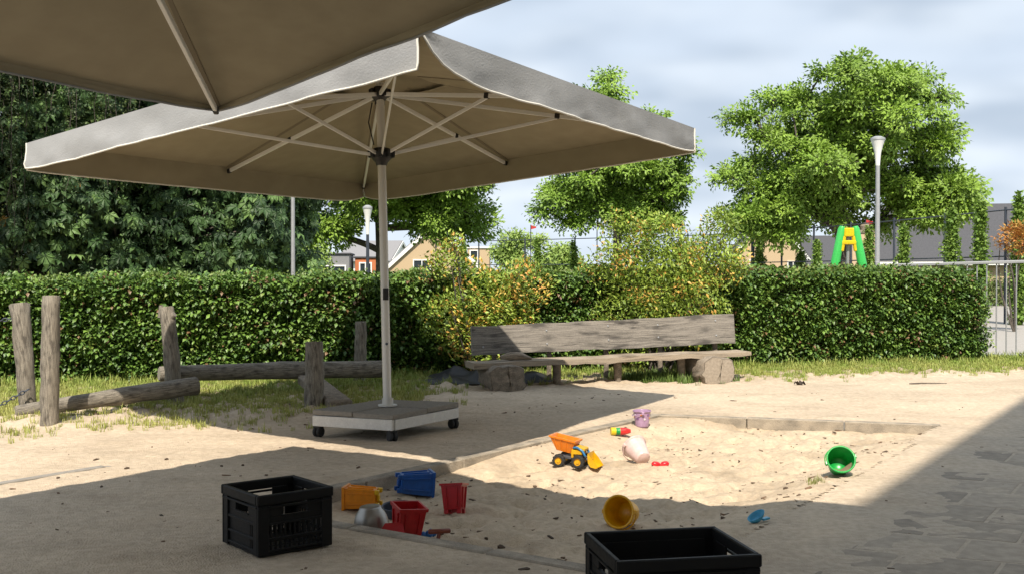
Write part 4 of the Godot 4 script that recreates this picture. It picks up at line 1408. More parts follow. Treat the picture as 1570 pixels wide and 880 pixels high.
# ------------------------------------------------------------------ crates and toys
func crate(label, pos, turn, w, dp, h, open_sides, slots = [0, 1, 2, 3]):
	var t = thing("plastic_crate", label, "crate", pos, turn, "black plastic crates")
	var th = 0.012
	var st = new_st()
	# rim band
	for s in [-1, 1]:
		cbox(st, xf(Vector3(0, h - 0.025, s * (dp / 2 - 0.012))), Vector3(w, 0.05, 0.024), 0.005)
		cbox(st, xf(Vector3(s * (w / 2 - 0.012), h - 0.025, 0)), Vector3(0.024, 0.05, dp - 0.049), 0.005)
		cbox(st, xf(Vector3(0, h - 0.063, s * (dp / 2 - 0.010))), Vector3(w - 0.012, 0.010, 0.016), 0.003)
		cbox(st, xf(Vector3(s * (w / 2 - 0.010), h - 0.063, 0)), Vector3(0.016, 0.010, dp - 0.052), 0.003)
	obj("rim", st, M.crate, t)
	for a in [-1, 1]:
		for b in [-1, 1]:
			st = new_st()
			cbox(st, xf(Vector3(a * (w / 2 - 0.035), (h - 0.05) / 2 + 0.004, b * (dp / 2 - 0.013))), Vector3(0.06, h - 0.06, 0.014), 0.003)
			cbox(st, xf(Vector3(a * (w / 2 - 0.013), (h - 0.05) / 2 + 0.004, b * (dp / 2 - 0.045))), Vector3(0.014, h - 0.06, 0.045), 0.003)
			obj("corner_post", st, M.crate, t)
	st = new_st()
	cbox(st, xf(Vector3(0, 0.012, 0)), Vector3(w - 0.03, 0.014, dp - 0.03), 0.003)
	obj("floor", st, M.crate, t)
	# four walls: solid upper panel with a hand slot, grating below
	for k in 4:
		var lenw = (w if k % 2 == 0 else dp) - 0.11
		var dist = (dp if k % 2 == 0 else w) / 2 - 0.022
		var r = Transform3D(Basis(Vector3.UP, k * PI / 2), Vector3.ZERO)
		var P = func(x, y): return r * xf(Vector3(x, y, dist))
		st = new_st()
		var slot_w = 0.14; var slot_y0 = h - 0.112
		var lower = h * 0.52
		cbox(st, P.call(0, (lower + slot_y0) / 2), Vector3(lenw, slot_y0 - lower, th), 0.002)
		if not slots.has(k): cbox(st, P.call(0, (slot_y0 + h - 0.045) / 2), Vector3(slot_w + 0.004, h - 0.045 - slot_y0, th - 0.002), 0.002)
		for s in [-1, 1]:
			cbox(st, P.call(s * (lenw / 2 + slot_w / 2) / 2, (slot_y0 + h - 0.045) / 2), Vector3(lenw / 2 - slot_w / 2, h - 0.045 - slot_y0, th), 0.002)
		# moulded lip round the slot
		cbox(st, r * xf(Vector3(0, slot_y0, dist + 0.004)), Vector3(slot_w + 0.02, 0.006, 0.018), 0.002)
		obj("side_panel", st, M.crate, t)
		st = new_st()
		for y in [0.028, h * 0.28, lower]:
			cbox(st, r * xf(Vector3(0, y, dist + 0.003)), Vector3(lenw + 0.004, 0.012, th + 0.008), 0.002)
		var nb = int(lenw / 0.026)
		if open_sides.has(k):
			for i in range(1, nb):
				cbox(st, P.call(-lenw / 2 + lenw * i / nb, (0.02 + lower) / 2), Vector3(0.009, lower - 0.02, th - 0.002), 0.001)
			for y in [0.052, 0.075]:
				cbox(st, P.call(0, y), Vector3(lenw, 0.006, th - 0.004), 0.001)
		else:
			cbox(st, P.call(-lenw * 0.11, (0.02 + lower) / 2), Vector3(lenw * 0.76, lower - 0.02, th - 0.004), 0.001)
			for i in 4:
				cbox(st, P.call(lenw * (0.30 + 0.055 * i), (0.02 + lower) / 2), Vector3(0.009, lower - 0.02, th), 0.001)
		obj("grating", st, M.crate, t)
	return t

# square tapering shell, standing on y = 0 with the open end at y = h
func shell(st, b: Vector2, tp: Vector2, h, th, lip = 0.008):
	st.set_smooth_group(-1)
	var q = func(sz, y): return [Vector3(-sz.x, y, -sz.y), Vector3(sz.x, y, -sz.y), Vector3(sz.x, y, sz.y), Vector3(-sz.x, y, sz.y)]
	var ctr = Vector3(0, h / 2, 0)
	var l = Vector2(lip, lip); var tv = Vector2(th, th)
	var rings = [q.call(b, 0), q.call(b.lerp(tp, 0.92), h * 0.92), q.call(b.lerp(tp, 0.92) + l, h * 0.92), q.call(tp + l, h), q.call(tp - tv, h)]
	for i in rings.size() - 1:
		for k in 4: quad(st, rings[i][k], rings[i][(k + 1) % 4], rings[i + 1][(k + 1) % 4], rings[i + 1][k], ctr - Vector3(0, 0.2 * h if i == 3 else 0.0, 0))
	var inn = [q.call(tp - tv, h), q.call(b - tv, th)]
	for k in 4:
		quad(st, inn[0][k], inn[1][k], inn[1][(k + 1) % 4], inn[0][(k + 1) % 4], Vector3(0, h / 2, 0) * 99.0)
	var f = q.call(b - tv, th); quad(st, f[0], f[1], f[2], f[3], Vector3(0, -1, 0))
	f = q.call(b, 0); quad(st, f[0], f[1], f[2], f[3], Vector3(0, h, 0))

func castle_bucket(called, label, t3: Transform3D, bs: Vector2, tp: Vector2, h, m, turrets = true, m2 = null, sink = 0.012):
	var t = thing(called, label, "bucket", Vector3.ZERO, 0.0, "castle-shaped sand buckets")
	t.transform = t3
	var st = new_st()
	shell(st, bs, tp, h, 0.004)
	# moulded ribs on the walls
	for s in [-1, 1]:
		for k in [-0.5, 0.5]:
			bar(st, Vector3(k * bs.x * 1.1, h * 0.06, s * (bs.y + 0.002)), Vector3(k * tp.x * 1.1, h * 0.86, s * (lerp(bs.y, tp.y, 0.86) + 0.002)), 0.012, 0.006, 0.002)
			bar(st, Vector3(s * (bs.x + 0.002), h * 0.06, k * bs.y * 1.1), Vector3(s * (lerp(bs.x, tp.x, 0.86) + 0.002), h * 0.86, k * tp.y * 1.1), 0.006, 0.012, 0.002)
	obj("body", st, m, t)
	if turrets:
		for a in [-1, 1]:
			for b in [-1, 1]:
				st = new_st()
				var p = Vector3(a * (bs.x - 0.014), -0.013, b * (bs.y - 0.014))
				cbox(st, xf(p), Vector3(0.03, 0.028, 0.03), 0.004)
				obj("turret", st, m2 if m2 else m, t)
		st = new_st()
		cbox(st, xf(Vector3(0, -0.010, 0)), Vector3(bs.x * 0.7, 0.02, bs.y * 0.7), 0.004)
		obj("turret", st, m2 if m2 else m, t)
	settle(t, sink)
	return t

func round_bucket(label, t3: Transform3D, r0, r1, h, m, handle_up = false, bulge = 0.0, sand = false):
	var t = thing("bucket", label, "bucket", Vector3.ZERO, 0.0, "round sand buckets")
	t.transform = t3
	var st = new_st()
	var prof = [Vector2(0, 0.004), Vector2(r0 * 0.92, 0.0), Vector2(r0, 0.004)]
	for i in range(1, 9):
		var s = i / 8.0
		prof.append(Vector2(lerp(r0, r1, s) + bulge * sin(s * PI), h * 0.93 * s))
	prof.append_array([Vector2(r1 + 0.007, h * 0.93), Vector2(r1 + 0.008, h), Vector2(r1 - 0.004, h)])
	for i in range(8, -1, -1):
		var s = i / 8.0
		prof.append(Vector2(lerp(r0, r1, s) + bulge * sin(s * PI) - 0.004, max(h * 0.93 * s, 0.008)))
	prof.append(Vector2(0, 0.008))
	lathe(st, prof, 36, Transform3D.IDENTITY, false)
	obj("body", st, m, t)
	for s in [-1, 1]:
		st = new_st()
		cbox(st, xf(Vector3(s * (r1 + 0.010), h * 0.88, 0)), Vector3(0.018, 0.03, 0.026), 0.004)
		obj("lug", st, m, t)
	st = new_st()
	var pts = []; var rr = []
	for i in 17:
		var a = PI * i / 16.0
		var p = Vector3(cos(a) * (r1 + 0.014), 0, -sin(a) * (r1 + 0.012))
		pts.append(Vector3(p.x, h * 0.88 - sin(a) * 0.03, p.z))
		rr.append(0.004)
	tube(st, pts, rr, 6)
	obj("handle", st, m, t)
	if sand:
		st = new_st()
		st.set_smooth_group(-1)
		# damp sand left in the lower side
		for i in 24:
			var a0 = PI * i / 24.0; var a1 = PI * (i + 1) / 24.0
			var pp = func(a, y): return Vector3(cos(a) * (lerp(r0, r1, y / h) - 0.006), y, 0.02 + sin(a) * (lerp(r0, r1, y / h) - 0.027))
			tri(st, Vector3(0, 0.02, 0.03), pp.call(a0, h * 0.62), pp.call(a1, h * 0.62), Vector3(0, 0, 1))
		obj("sand_fill", st, M.dampsand, t)
	settle(t, 0.012)
	return t

# lower (or raise) a thing until its lowest point sinks a little into the ground below it
func settle(t, sink = 0.006):
	var least = 1e9
	for o in t.get_children():
		if o is MeshInstance3D:
			var g = t.transform * o.transform
			for v in o.mesh.get_faces():
				var p = g * v
				least = min(least, p.y - gh(p.x, -p.z))
	if least < 1e8: t.position.y -= least + sink

func y_to(dir: Vector3, roll = 0.0) -> Basis:
	var y = dir.normalized()
	var x = y.cross(Vector3.BACK if abs(y.z) < 0.9 else Vector3.UP).normalized()
	return Basis(x, y, x.cross(y)) * Basis(Vector3.UP, roll)

func build_toys():
	# truck
	var tx = 0.50; var tf = 8.58
	var yel = plastic(0.72, 0.40, 0.01); var ora = plastic(0.80, 0.22, 0.01); var blu = plastic(0.02, 0.16, 0.36)
	var gre = plastic(0.10, 0.10, 0.11, 0.6)
	var t = thing("toy_truck", "yellow and orange toy dump truck with front loader shovel on the sand", "toy truck", at(tx, tf, sand_h(tx, tf) + 0.004), deg_to_rad(-24))
	t.scale = Vector3.ONE * 0.93
	var st = new_st()
	cbox(st, xf(Vector3(-0.03, 0.075, 0)), Vector3(0.24, 0.03, 0.07), 0.006)
	cbox(st, xf(Vector3(-0.02, 0.10, 0)), Vector3(0.05, 0.04, 0.05), 0.006)
	obj("chassis", st, gre, t)
	st = new_st()
	# bonnet and cab, sloping to the front
	for q in [[0.02, 0.125, 0.105, 0.05, 0.12, 0.0], [0.05, 0.155, 0.085, 0.03, 0.10, -0.2], [-0.015, 0.115, 0.02, 0.075, 0.125, 0.0]]:
		cbox(st, xf(Vector3(q[0], q[1], 0), Vector3(0, 0, q[5])), Vector3(q[2], q[3], q[4]), 0.012)
	obj("cab", st, yel, t)
	st = new_st()
	for s in [-1, 1]:
		tube(st, [Vector3(-0.03, 0.165, s * 0.055), Vector3(0.03, 0.165, s * 0.058), Vector3(0.075, 0.14, s * 0.058), Vector3(0.10, 0.10, s * 0.058)], [0.011, 0.011, 0.011, 0.010], 8)
	obj("trim", st, blu, t)
	# dumper
	var bed = Node3D.new(); bed.name = "dumper_bed"; t.add_child(bed)
	bed.position = Vector3(-0.10, 0.125, 0); bed.rotation.z = deg_to_rad(-10)
	st = new_st()
	st.set_smooth_group(-1)
	var ring = func(x0, x1, z, y): return [Vector3(x0, y, -z), Vector3(x1, y, -z), Vector3(x1, y, z), Vector3(x0, y, z)]
	var R = [ring.call(-0.06, 0.075, 0.05, 0.0), ring.call(-0.125, 0.095, 0.08, 0.10), ring.call(-0.135, 0.105, 0.088, 0.10), ring.call(-0.135, 0.105, 0.088, 0.113), ring.call(-0.12, 0.09, 0.074, 0.113), ring.call(-0.06, 0.07, 0.045, 0.010)]
	for i in 5:
		for k in 4: quad(st, R[i][k], R[i][(k + 1) % 4], R[i + 1][(k + 1) % 4], R[i + 1][k], Vector3(0, 0.05, 0))
	quad(st, R[0][0], R[0][1], R[0][2], R[0][3], Vector3(0, 1, 0)); quad(st, R[5][0], R[5][1], R[5][2], R[5][3], Vector3(0, -1, 0))
	for s in [-1, 1]:
		for k in 4: bar(st, Vector3(-0.05 + 0.038 * k, 0.005, s * 0.053), Vector3(-0.085 + 0.055 * k, 0.095, s * 0.081), 0.008, 0.008, 0.002)
	obj("bed_shell", st, ora, bed)
	# wheels
	for wx in [-0.125, 0.045]:
		for s in [-1, 1]:
			st = new_st()
			lathe(st, [Vector2(0.028, -0.021), Vector2(0.047, -0.021), Vector2(0.054, -0.012), Vector2(0.054, 0.012), Vector2(0.047, 0.021), Vector2(0.028, 0.021)], 20, xf(Vector3(wx, 0.052, s * 0.078), Vector3(PI / 2, 0, 0)))
			for k in 12:
				var a = TAU * k / 12
				cbox(st, xf(Vector3(wx + cos(a) * 0.053, 0.052 + sin(a) * 0.053, s * 0.078), Vector3(0, 0, a)), Vector3(0.008, 0.012, 0.036), 0.002)
			var w = obj("wheel", st, M.rubber, t)
			st = new_st()
			lathe(st, [Vector2(0, 0.016), Vector2(0.014, 0.018), Vector2(0.018, 0.010), Vector2(0.028, 0.012), Vector2(0.031, 0.021), Vector2(0.031, -0.02), Vector2(0, -0.02)], 16, xf(Vector3(wx, 0.052, s * 0.08), Vector3(s * PI / 2, 0, 0)))
			obj("hub", st, yel, w)
	# loader arms and shovel
	st = new_st()
	for s in [-1, 1]: bar(st, Vector3(0.03, 0.10, s * 0.03), Vector3(0.135, 0.055, s * 0.03), 0.012, 0.016)
	obj("loader_arm", st, gre, t)
	st = new_st()
	st.set_smooth_group(1)
	var prof = [Vector2(0.125, 0.125), Vector2(0.125, 0.085), Vector2(0.13, 0.045), Vector2(0.15, 0.014), Vector2(0.195, 0.006), Vector2(0.215, 0.012)]
	for i in 5:
		var a = prof[i]; var b = prof[i + 1]
		for off in [0.0, 0.006]:
			quad(st, Vector3(a.x + off, a.y + off, -0.075), Vector3(a.x + off, a.y + off, 0.075), Vector3(b.x + off, b.y + off, 0.075), Vector3(b.x + off, b.y + off, -0.075), Vector3(0.2, 0.09, 0))
	st.set_smooth_group(-1)
	for s in [-1, 1]:
		for off in [0.0, 0.005]:
			for i in 5: tri(st, Vector3(0.17, 0.075, s * (0.075 - off)), Vector3(prof[i].x, prof[i].y, s * (0.075 - off)), Vector3(prof[i + 1].x, prof[i + 1].y, s * (0.075 - off)), Vector3(0.17, 0.07, 0))
	obj("shovel", st, yel, t)
	settle(t, 0.006)

	# purple bucket standing
	var px = 1.225; var pf = 10.42
	var lil = plastic(0.45, 0.30, 0.48); var b = round_bucket("small lilac printed bucket standing upright at the sandpit's back", Transform3D(Basis(Vector3.UP, 1.57).scaled(Vector3.ONE), at(px, pf, sand_h(px, pf) - 0.004)), 0.060, 0.080, 0.155, lil)
	rng.seed = 33
	# flat print round the wall: bands and little spots in white, purple and orange
	st = new_st()
	lathe(st, [Vector2(0.0640, 0.05), Vector2(0.0655, 0.062)], 30)
	lathe(st, [Vector2(0.0785, 0.150), Vector2(0.0800, 0.158)], 30)
	obj("printed_band", st, plastic(0.26, 0.12, 0.32), b).scale = Vector3(1.012, 1, 1.012)
	for i in 14:
		st = new_st()
		var a = TAU * i / 14.0 + 0.2; var y = 0.085 + 0.035 * (i % 2) + rng.randf_range(-0.008, 0.008)
		var r = lerp(0.062, 0.082, y / 0.155) + 0.0012
		lathe(st, [Vector2(0.0, 0.001), Vector2(0.010, 0.001), Vector2(0.010, -0.001)], 10, Transform3D(Basis(Vector3(-sin(a), 0, cos(a)), Vector3(cos(a), 0, sin(a)), Vector3.UP), Vector3(cos(a) * r, y, sin(a) * r)))
		obj("printed_spot", st, [plastic(0.72, 0.66, 0.70), plastic(0.80, 0.30, 0.08), plastic(0.22, 0.10, 0.30)][i % 3], b)
	# red green yellow toy
	t = thing("sand_mould", "small yellow, green and red toy lying beside the pale pink bucket", "toy", at(0.985, 9.95, sand_h(0.985, 9.95) + 0.03), 0.12)
	var parts = [[-0.075, 0.036, 0.036, 0.022, plastic(0.75, 0.55, 0.02)], [-0.038, 0.030, 0.032, 0.026, plastic(0.01, 0.33, 0.08)], [0.035, 0.032, 0.018, 0.048, plastic(0.75, 0.03, 0.03)]]
	for q in parts:
		st = new_st()
		lathe(st, [Vector2(0, -q[3]), Vector2(q[1], -q[3]), Vector2(q[1], 0), Vector2(q[2], q[3]), Vector2(0, q[3])], 16, xf(Vector3(q[0], 0, 0), Vector3(0, 0, -PI / 2)))
		obj("ring", st, q[4], t)
	settle(t)
	# pale pink bucket on its side, base towards the camera
	var bx = 1.0; var bf = 8.98
	var pk = plastic(0.74, 0.56, 0.54)
	b = round_bucket("pale pink bucket lying on its side with its base towards the viewer", Transform3D(y_to(Vector3(-0.34, 0.46, -0.82), 1.0), at(bx + 0.05, bf - 0.16, 0.0)), 0.060, 0.098, 0.18, pk)
	# small red toy
	t = thing("toy_propeller", "small flat red plastic toy right of the pale pink bucket", "toy", at(1.165, 8.66, sand_h(1.165, 8.66) + 0.008), 0.1)
	var redp = plastic(0.75, 0.02, 0.03)
	for s in [-1, 1]:
		st = new_st()
		lathe(st, [Vector2(0, -0.012), Vector2(0.9, -0.010), Vector2(1.0, 0.0), Vector2(0.8, 0.012), Vector2(0, 0.016)], 14, Transform3D(Basis.from_euler(Vector3(0.35, 0, 0.15 * s)) * Basis.from_scale(Vector3(0.036, 1.2, 0.024)), Vector3(s * 0.036, 0.008, -0.01)), false)
		obj("blade", st, redp, t)
	st = new_st()
	cbox(st, xf(Vector3(0, 0.006, 0.01), Vector3(0, 0.2, 0)), Vector3(0.03, 0.014, 0.05), 0.005)
	obj("stem", st, redp, t)
	# green bucket, mouth to the viewer
	var gx = 2.27; var gf = 7.68
	round_bucket("bright green bucket lying by the right kerb, mouth to the viewer", Transform3D(y_to(Vector3(-0.12, 0.50, 0.86), 0.0), at(gx + 0.02, gf + 0.08, 0.0)), 0.066, 0.092, 0.16, plastic(0.01, 0.36, 0.06), false, 0.0, true)
	# yellow bucket
	var yx = 0.65; var yf = 6.62
	round_bucket("golden yellow bucket on its side behind the front crate", Transform3D(y_to(Vector3(-0.50, 0.22, 0.84), 2.0), at(yx + 0.06, yf + 0.05, 0.0)), 0.066, 0.092, 0.165, plastic(0.82, 0.42, 0.006), false, 0.0, false)
	# small blue mould by the right kerb
	t = thing("sand_mould", "small sky blue toy mould at the sandpit's right kerb", "toy", at(1.38, 6.20, sand_h(1.38, 6.20) + 0.01), 0.5)
	st = new_st()
	lathe(st, [Vector2(0, 0.0), Vector2(0.025, 0.002), Vector2(0.04, 0.02), Vector2(0.05, 0.045), Vector2(0.046, 0.045), Vector2(0.036, 0.022), Vector2(0, 0.006)], 16, Transform3D(Basis.from_euler(Vector3(0.2, 0, 0.5)) * Basis.from_scale(Vector3(1.15, 0.9, 0.7)), Vector3.ZERO), false)
	obj("cup", st, plastic(0.06, 0.38, 0.62), t)
	st = new_st()
	cbox(st, xf(Vector3(0.055, 0.006, 0), Vector3(0, 0, 0.1)), Vector3(0.05, 0.012, 0.03), 0.004)
	obj("grip", st, plastic(0.06, 0.38, 0.62), t)

	# castle buckets
	var f_on = func(x, f, y): return at(x, f, sand_h(x, f) + y)
	castle_bucket("castle_bucket", "orange square castle bucket lying on its side by the left crate", Transform3D(Basis(Vector3.UP, deg_to_rad(-8)) * Basis.from_euler(Vector3(0, 0, deg_to_rad(90))), f_on.call(-0.865, 7.06, 0.058)), Vector2(0.055, 0.055), Vector2(0.066, 0.068), 0.21, plastic(0.78, 0.26, 0.005), true, plastic(0.75, 0.45, 0.01))
	castle_bucket("castle_bucket", "blue square castle bucket lying on its side by the left kerb", Transform3D(Basis(Vector3.UP, deg_to_rad(17)) * Basis.from_euler(Vector3(0, 0, deg_to_rad(-94))), f_on.call(-0.76, 7.50, 0.085)), Vector2(0.060, 0.060), Vector2(0.078, 0.078), 0.225, plastic(0.008, 0.09, 0.36))
	castle_bucket("castle_bucket", "red square bucket standing open upwards beside the steel bowl", Transform3D(Basis.from_euler(Vector3(deg_to_rad(6), deg_to_rad(24), deg_to_rad(-4))), f_on.call(-0.60, 6.22, -0.015)), Vector2(0.058, 0.058), Vector2(0.078, 0.078), 0.225, plastic(0.45, 0.008, 0.012), false, null, 0.05)
	castle_bucket("castle_bucket", "smaller red square bucket standing alone behind the red spade handle", Transform3D(Basis.from_euler(Vector3(deg_to_rad(-12), deg_to_rad(-14), deg_to_rad(5))), f_on.call(-0.36, 6.93, -0.01)), Vector2(0.055, 0.052), Vector2(0.068, 0.066), 0.16, plastic(0.45, 0.008, 0.012))
	# red scoop lying against the red bucket
	t = thing("dustpan", "flat red plastic scoop leaning between the steel bowl and the red bucket", "scoop", at(-0.69, 6.06, sand_h(-0.69, 6.06)), 0.35)
	st = new_st()
	st.set_smooth_group(-1)
	for y in [0.0, 0.005]:
		quad(st, Vector3(-0.09, y + 0.005, 0.03), Vector3(0.10, y + 0.01, 0.05), Vector3(0.10, y + 0.10, -0.03), Vector3(0.0, y + 0.10, -0.03), Vector3(0, -1, -1))
	quad(st, Vector3(-0.09, 0.005, 0.03), Vector3(0.0, 0.10, -0.03), Vector3(0.0, 0.105, -0.03), Vector3(-0.09, 0.01, 0.03), Vector3(0, 0, 0))
	obj("blade", st, plastic(0.45, 0.008, 0.012), t)
	# steel bowl upside down
	t = thing("steel_bowl", "upturned dented stainless steel bowl on the sand beside the red bucket", "bowl", at(-0.815, 6.42, sand_h(-0.815, 6.42) - 0.004), 0.0)
	t.rotation = Vector3(0.05, 0, 0.06)
	st = new_st()
	var bp = [Vector2(0, 0.150), Vector2(0.045, 0.151), Vector2(0.058, 0.149), Vector2(0.064, 0.140), Vector2(0.068, 0.130), Vector2(0.080, 0.115), Vector2(0.092, 0.09), Vector2(0.100, 0.06), Vector2(0.104, 0.03), Vector2(0.105, 0.006), Vector2(0.112, 0.002), Vector2(0.112, 0.0), Vector2(0.103, 0.002), Vector2(0.101, 0.03), Vector2(0.096, 0.06), Vector2(0.088, 0.09), Vector2(0.076, 0.113), Vector2(0.06, 0.14), Vector2(0, 0.147)]
	for i in bp.size() - 1:
		st.set_smooth_group(1)
		for k in 40:
			var P = func(q, kk):
				var a = TAU * kk / 40.0
				var dent = 1.0 - 0.10 * exp(-pow(wrapf(a - 1.35, -PI, PI) / 0.35, 2.0)) * smoothstep(0.15, 0.03, q.y)
				return Vector3(cos(a) * q.x * dent, q.y, sin(a) * q.x * dent)
			var A = P.call(bp[i], k); var B = P.call(bp[i], k + 1); var C = P.call(bp[i + 1], k + 1); var D = P.call(bp[i + 1], k)
			st.add_vertex(A); st.add_vertex(B); st.add_vertex(C)
			st.add_vertex(A); st.add_vertex(C); st.add_vertex(D)
	obj("bowl", st, M.steel, t)
	# dark pan
	t = thing("pan", "shallow dark metal pan between the blue bucket and the red bucket", "pan", at(-0.70, 6.88, sand_h(-0.70, 6.88) - 0.005), 0.0)
	t.rotation = Vector3(0.10, 0, 0.0)
	st = new_st()
	lathe(st, [Vector2(0, 0.006), Vector2(0.085, 0.004), Vector2(0.102, 0.03), Vector2(0.108, 0.075), Vector2(0.113, 0.080), Vector2(0.111, 0.084), Vector2(0.103, 0.078), Vector2(0.097, 0.032), Vector2(0.08, 0.012), Vector2(0, 0.012)], 32)
	obj("body", st, M.darkmetal, t)
	# small blue toy and spade handle
	t = thing("sand_mould", "small knobbly blue toy right of the standing red bucket", "toy", at(-0.47, 6.22, sand_h(-0.47, 6.22)), 0.4)
	st = new_st()
	for q in [[-0.03, 0.02, 0.0, 0.022], [0.0, 0.026, 0.01, 0.024], [0.03, 0.022, -0.005, 0.02], [0.012, 0.04, 0.0, 0.014]]:
		var s = q[3]
		lathe(st, [Vector2(0, -s), Vector2(s * 0.75, -s * 0.6), Vector2(s, 0), Vector2(s * 0.75, s * 0.6), Vector2(0, s)], 12, xf(Vector3(q[0], q[1], q[2])), false)
	obj("body", st, plastic(0.02, 0.16, 0.5), t)
	t = thing("toy_spade", "brownish red spade handle sticking up from the sand", "spade", at(-0.40, 6.08, sand_h(-0.40, 6.08)), 0.15)
	st = new_st()
	tube(st, [Vector3(-0.02, -0.03, 0.02), Vector3(0.0, 0.058, 0)], [0.011, 0.011], 10)
	obj("shaft", st, plastic(0.22, 0.05, 0.025), t)
	st = new_st()
	tube(st, [Vector3(-0.062, 0.064, 0), Vector3(-0.055, 0.064, 0), Vector3(0.055, 0.066, 0), Vector3(0.062, 0.066, 0)], [0.009, 0.014, 0.014, 0.009], 10)
	obj("grip", st, plastic(0.22, 0.05, 0.025), t)

# ------------------------------------------------------------------ beyond the hedge
func street_lamp(label, pos, h, pole_m, r = 0.055, head = 0.2):
	var t = thing("street_lamp", label, "street lamp", pos, 0.0, "street lamps beyond the hedge")
	var st = new_st()
	tube(st, [Vector3(0, -0.1, 0), Vector3(0, 1.2, 0), Vector3(0, h - 0.7, 0)], [r * 1.25, r, r * 0.8], 12)
	obj("pole", st, pole_m, t)
	st = new_st()
	lathe(st, [Vector2(r * 0.8, h - 0.75), Vector2(r * 0.9, h - 0.65), Vector2(head * 0.45, h - 0.4), Vector2(head * 0.72, h - 0.2), Vector2(head * 0.98, h - 0.06)], 20, Transform3D.IDENTITY, false)
	obj("lantern", st, M.trim, t)
	st = new_st()
	lathe(st, [Vector2(head * 0.98, h - 0.06), Vector2(head * 1.05, h - 0.05), Vector2(head * 1.03, h), Vector2(head * 0.5, h + 0.05), Vector2(0, h + 0.06)], 20)
	obj("cap", st, M.galv, t)

func gable_house(label, pos, turn, w, dp, eave, ridge, wall_m, roof_m, wins: Array, chimney = true):
	# the gable end faces +z
	var t = thing("house", label, "house", pos, turn, "houses beyond the hedge")
	var st = new_st()
	st.set_smooth_group(-1)
	var g = func(z): return [Vector3(-w / 2, -0.1, z), Vector3(w / 2, -0.1, z), Vector3(w / 2, eave, z), Vector3(0, ridge, z), Vector3(-w / 2, eave, z)]
	var F = g.call(dp / 2); var B = g.call(-dp / 2)
	var ctr = Vector3(0, eave / 2, 0)
	for q in [F, B]:
		tri(st, q[0], q[1], q[2], ctr); tri(st, q[0], q[2], q[4], ctr); tri(st, q[4], q[2], q[3], ctr)
	quad(st, F[1], B[1], B[2], F[2], ctr); quad(st, F[0], B[0], B[4], F[4], ctr)
	obj("wall", st, wall_m, t)
	var rf = Node3D.new(); rf.name = "roof"; t.add_child(rf)
	for s in [-1, 1]:
		st = new_st()
		var a = Vector3(s * (w / 2 + 0.35), eave - 0.35 * (ridge - eave) / (w / 2), 0); var b = Vector3(0, ridge, 0)
		var mid = (a + b) / 2 + Vector3(s * 0.08, 0.12, 0)
		var ang = atan2(b.y - a.y, b.x - a.x)
		cbox(st, xf(mid, Vector3(0, 0, ang)), Vector3((b - a).length() + 0.1, 0.14, dp + 0.3), 0.02)
		obj("roof_slope", st, roof_m, rf)
		st = new_st()
		cbox(st, xf((a + b) / 2 + Vector3(0, 0.02, dp / 2 + 0.2), Vector3(0, 0, ang)), Vector3((b - a).length() + 0.05, 0.26, 0.06), 0.01)
		obj("bargeboard", st, M.trim, rf)
	if chimney:
		st = new_st()
		cbox(st, xf(Vector3(w * 0.12, ridge + 0.2, -dp * 0.2)), Vector3(0.5, 1.2, 0.5), 0.02)
		obj("chimney", st, wall_m, rf)
	for q in wins: window(t, Vector3(q[0], q[1], dp / 2), Vector2(q[2], q[3]), 0.0, q[4] if q.size() > 4 else 2)
	return t

func window(t, p: Vector3, s: Vector2, turn, panes = 2):
	var st = new_st()
	var X = xf(p, Vector3(0, turn, 0))
	for k in [-1, 1]:
		cbox(st, X * xf(Vector3(0, k * s.y / 2, 0.03)), Vector3(s.x + 0.09, 0.09, 0.10), 0.01)
		cbox(st, X * xf(Vector3(k * s.x / 2, 0, 0.03)), Vector3(0.09, s.y - 0.09, 0.098), 0.01)
	for k in range(1, panes):
		cbox(st, X * xf(Vector3(-s.x / 2 + s.x * k / panes, 0, 0.03)), Vector3(0.07, s.y - 0.09, 0.09), 0.01)
	var w = obj("window", st, M.trim, t)
	for k in panes:
		st = new_st()
		cbox(st, X * xf(Vector3(-s.x / 2 + s.x * (k + 0.5) / panes, 0, 0.012)), Vector3(s.x / panes - 0.02, s.y - 0.02, 0.02), 0.002)
		obj("pane", st, M.pane, w)

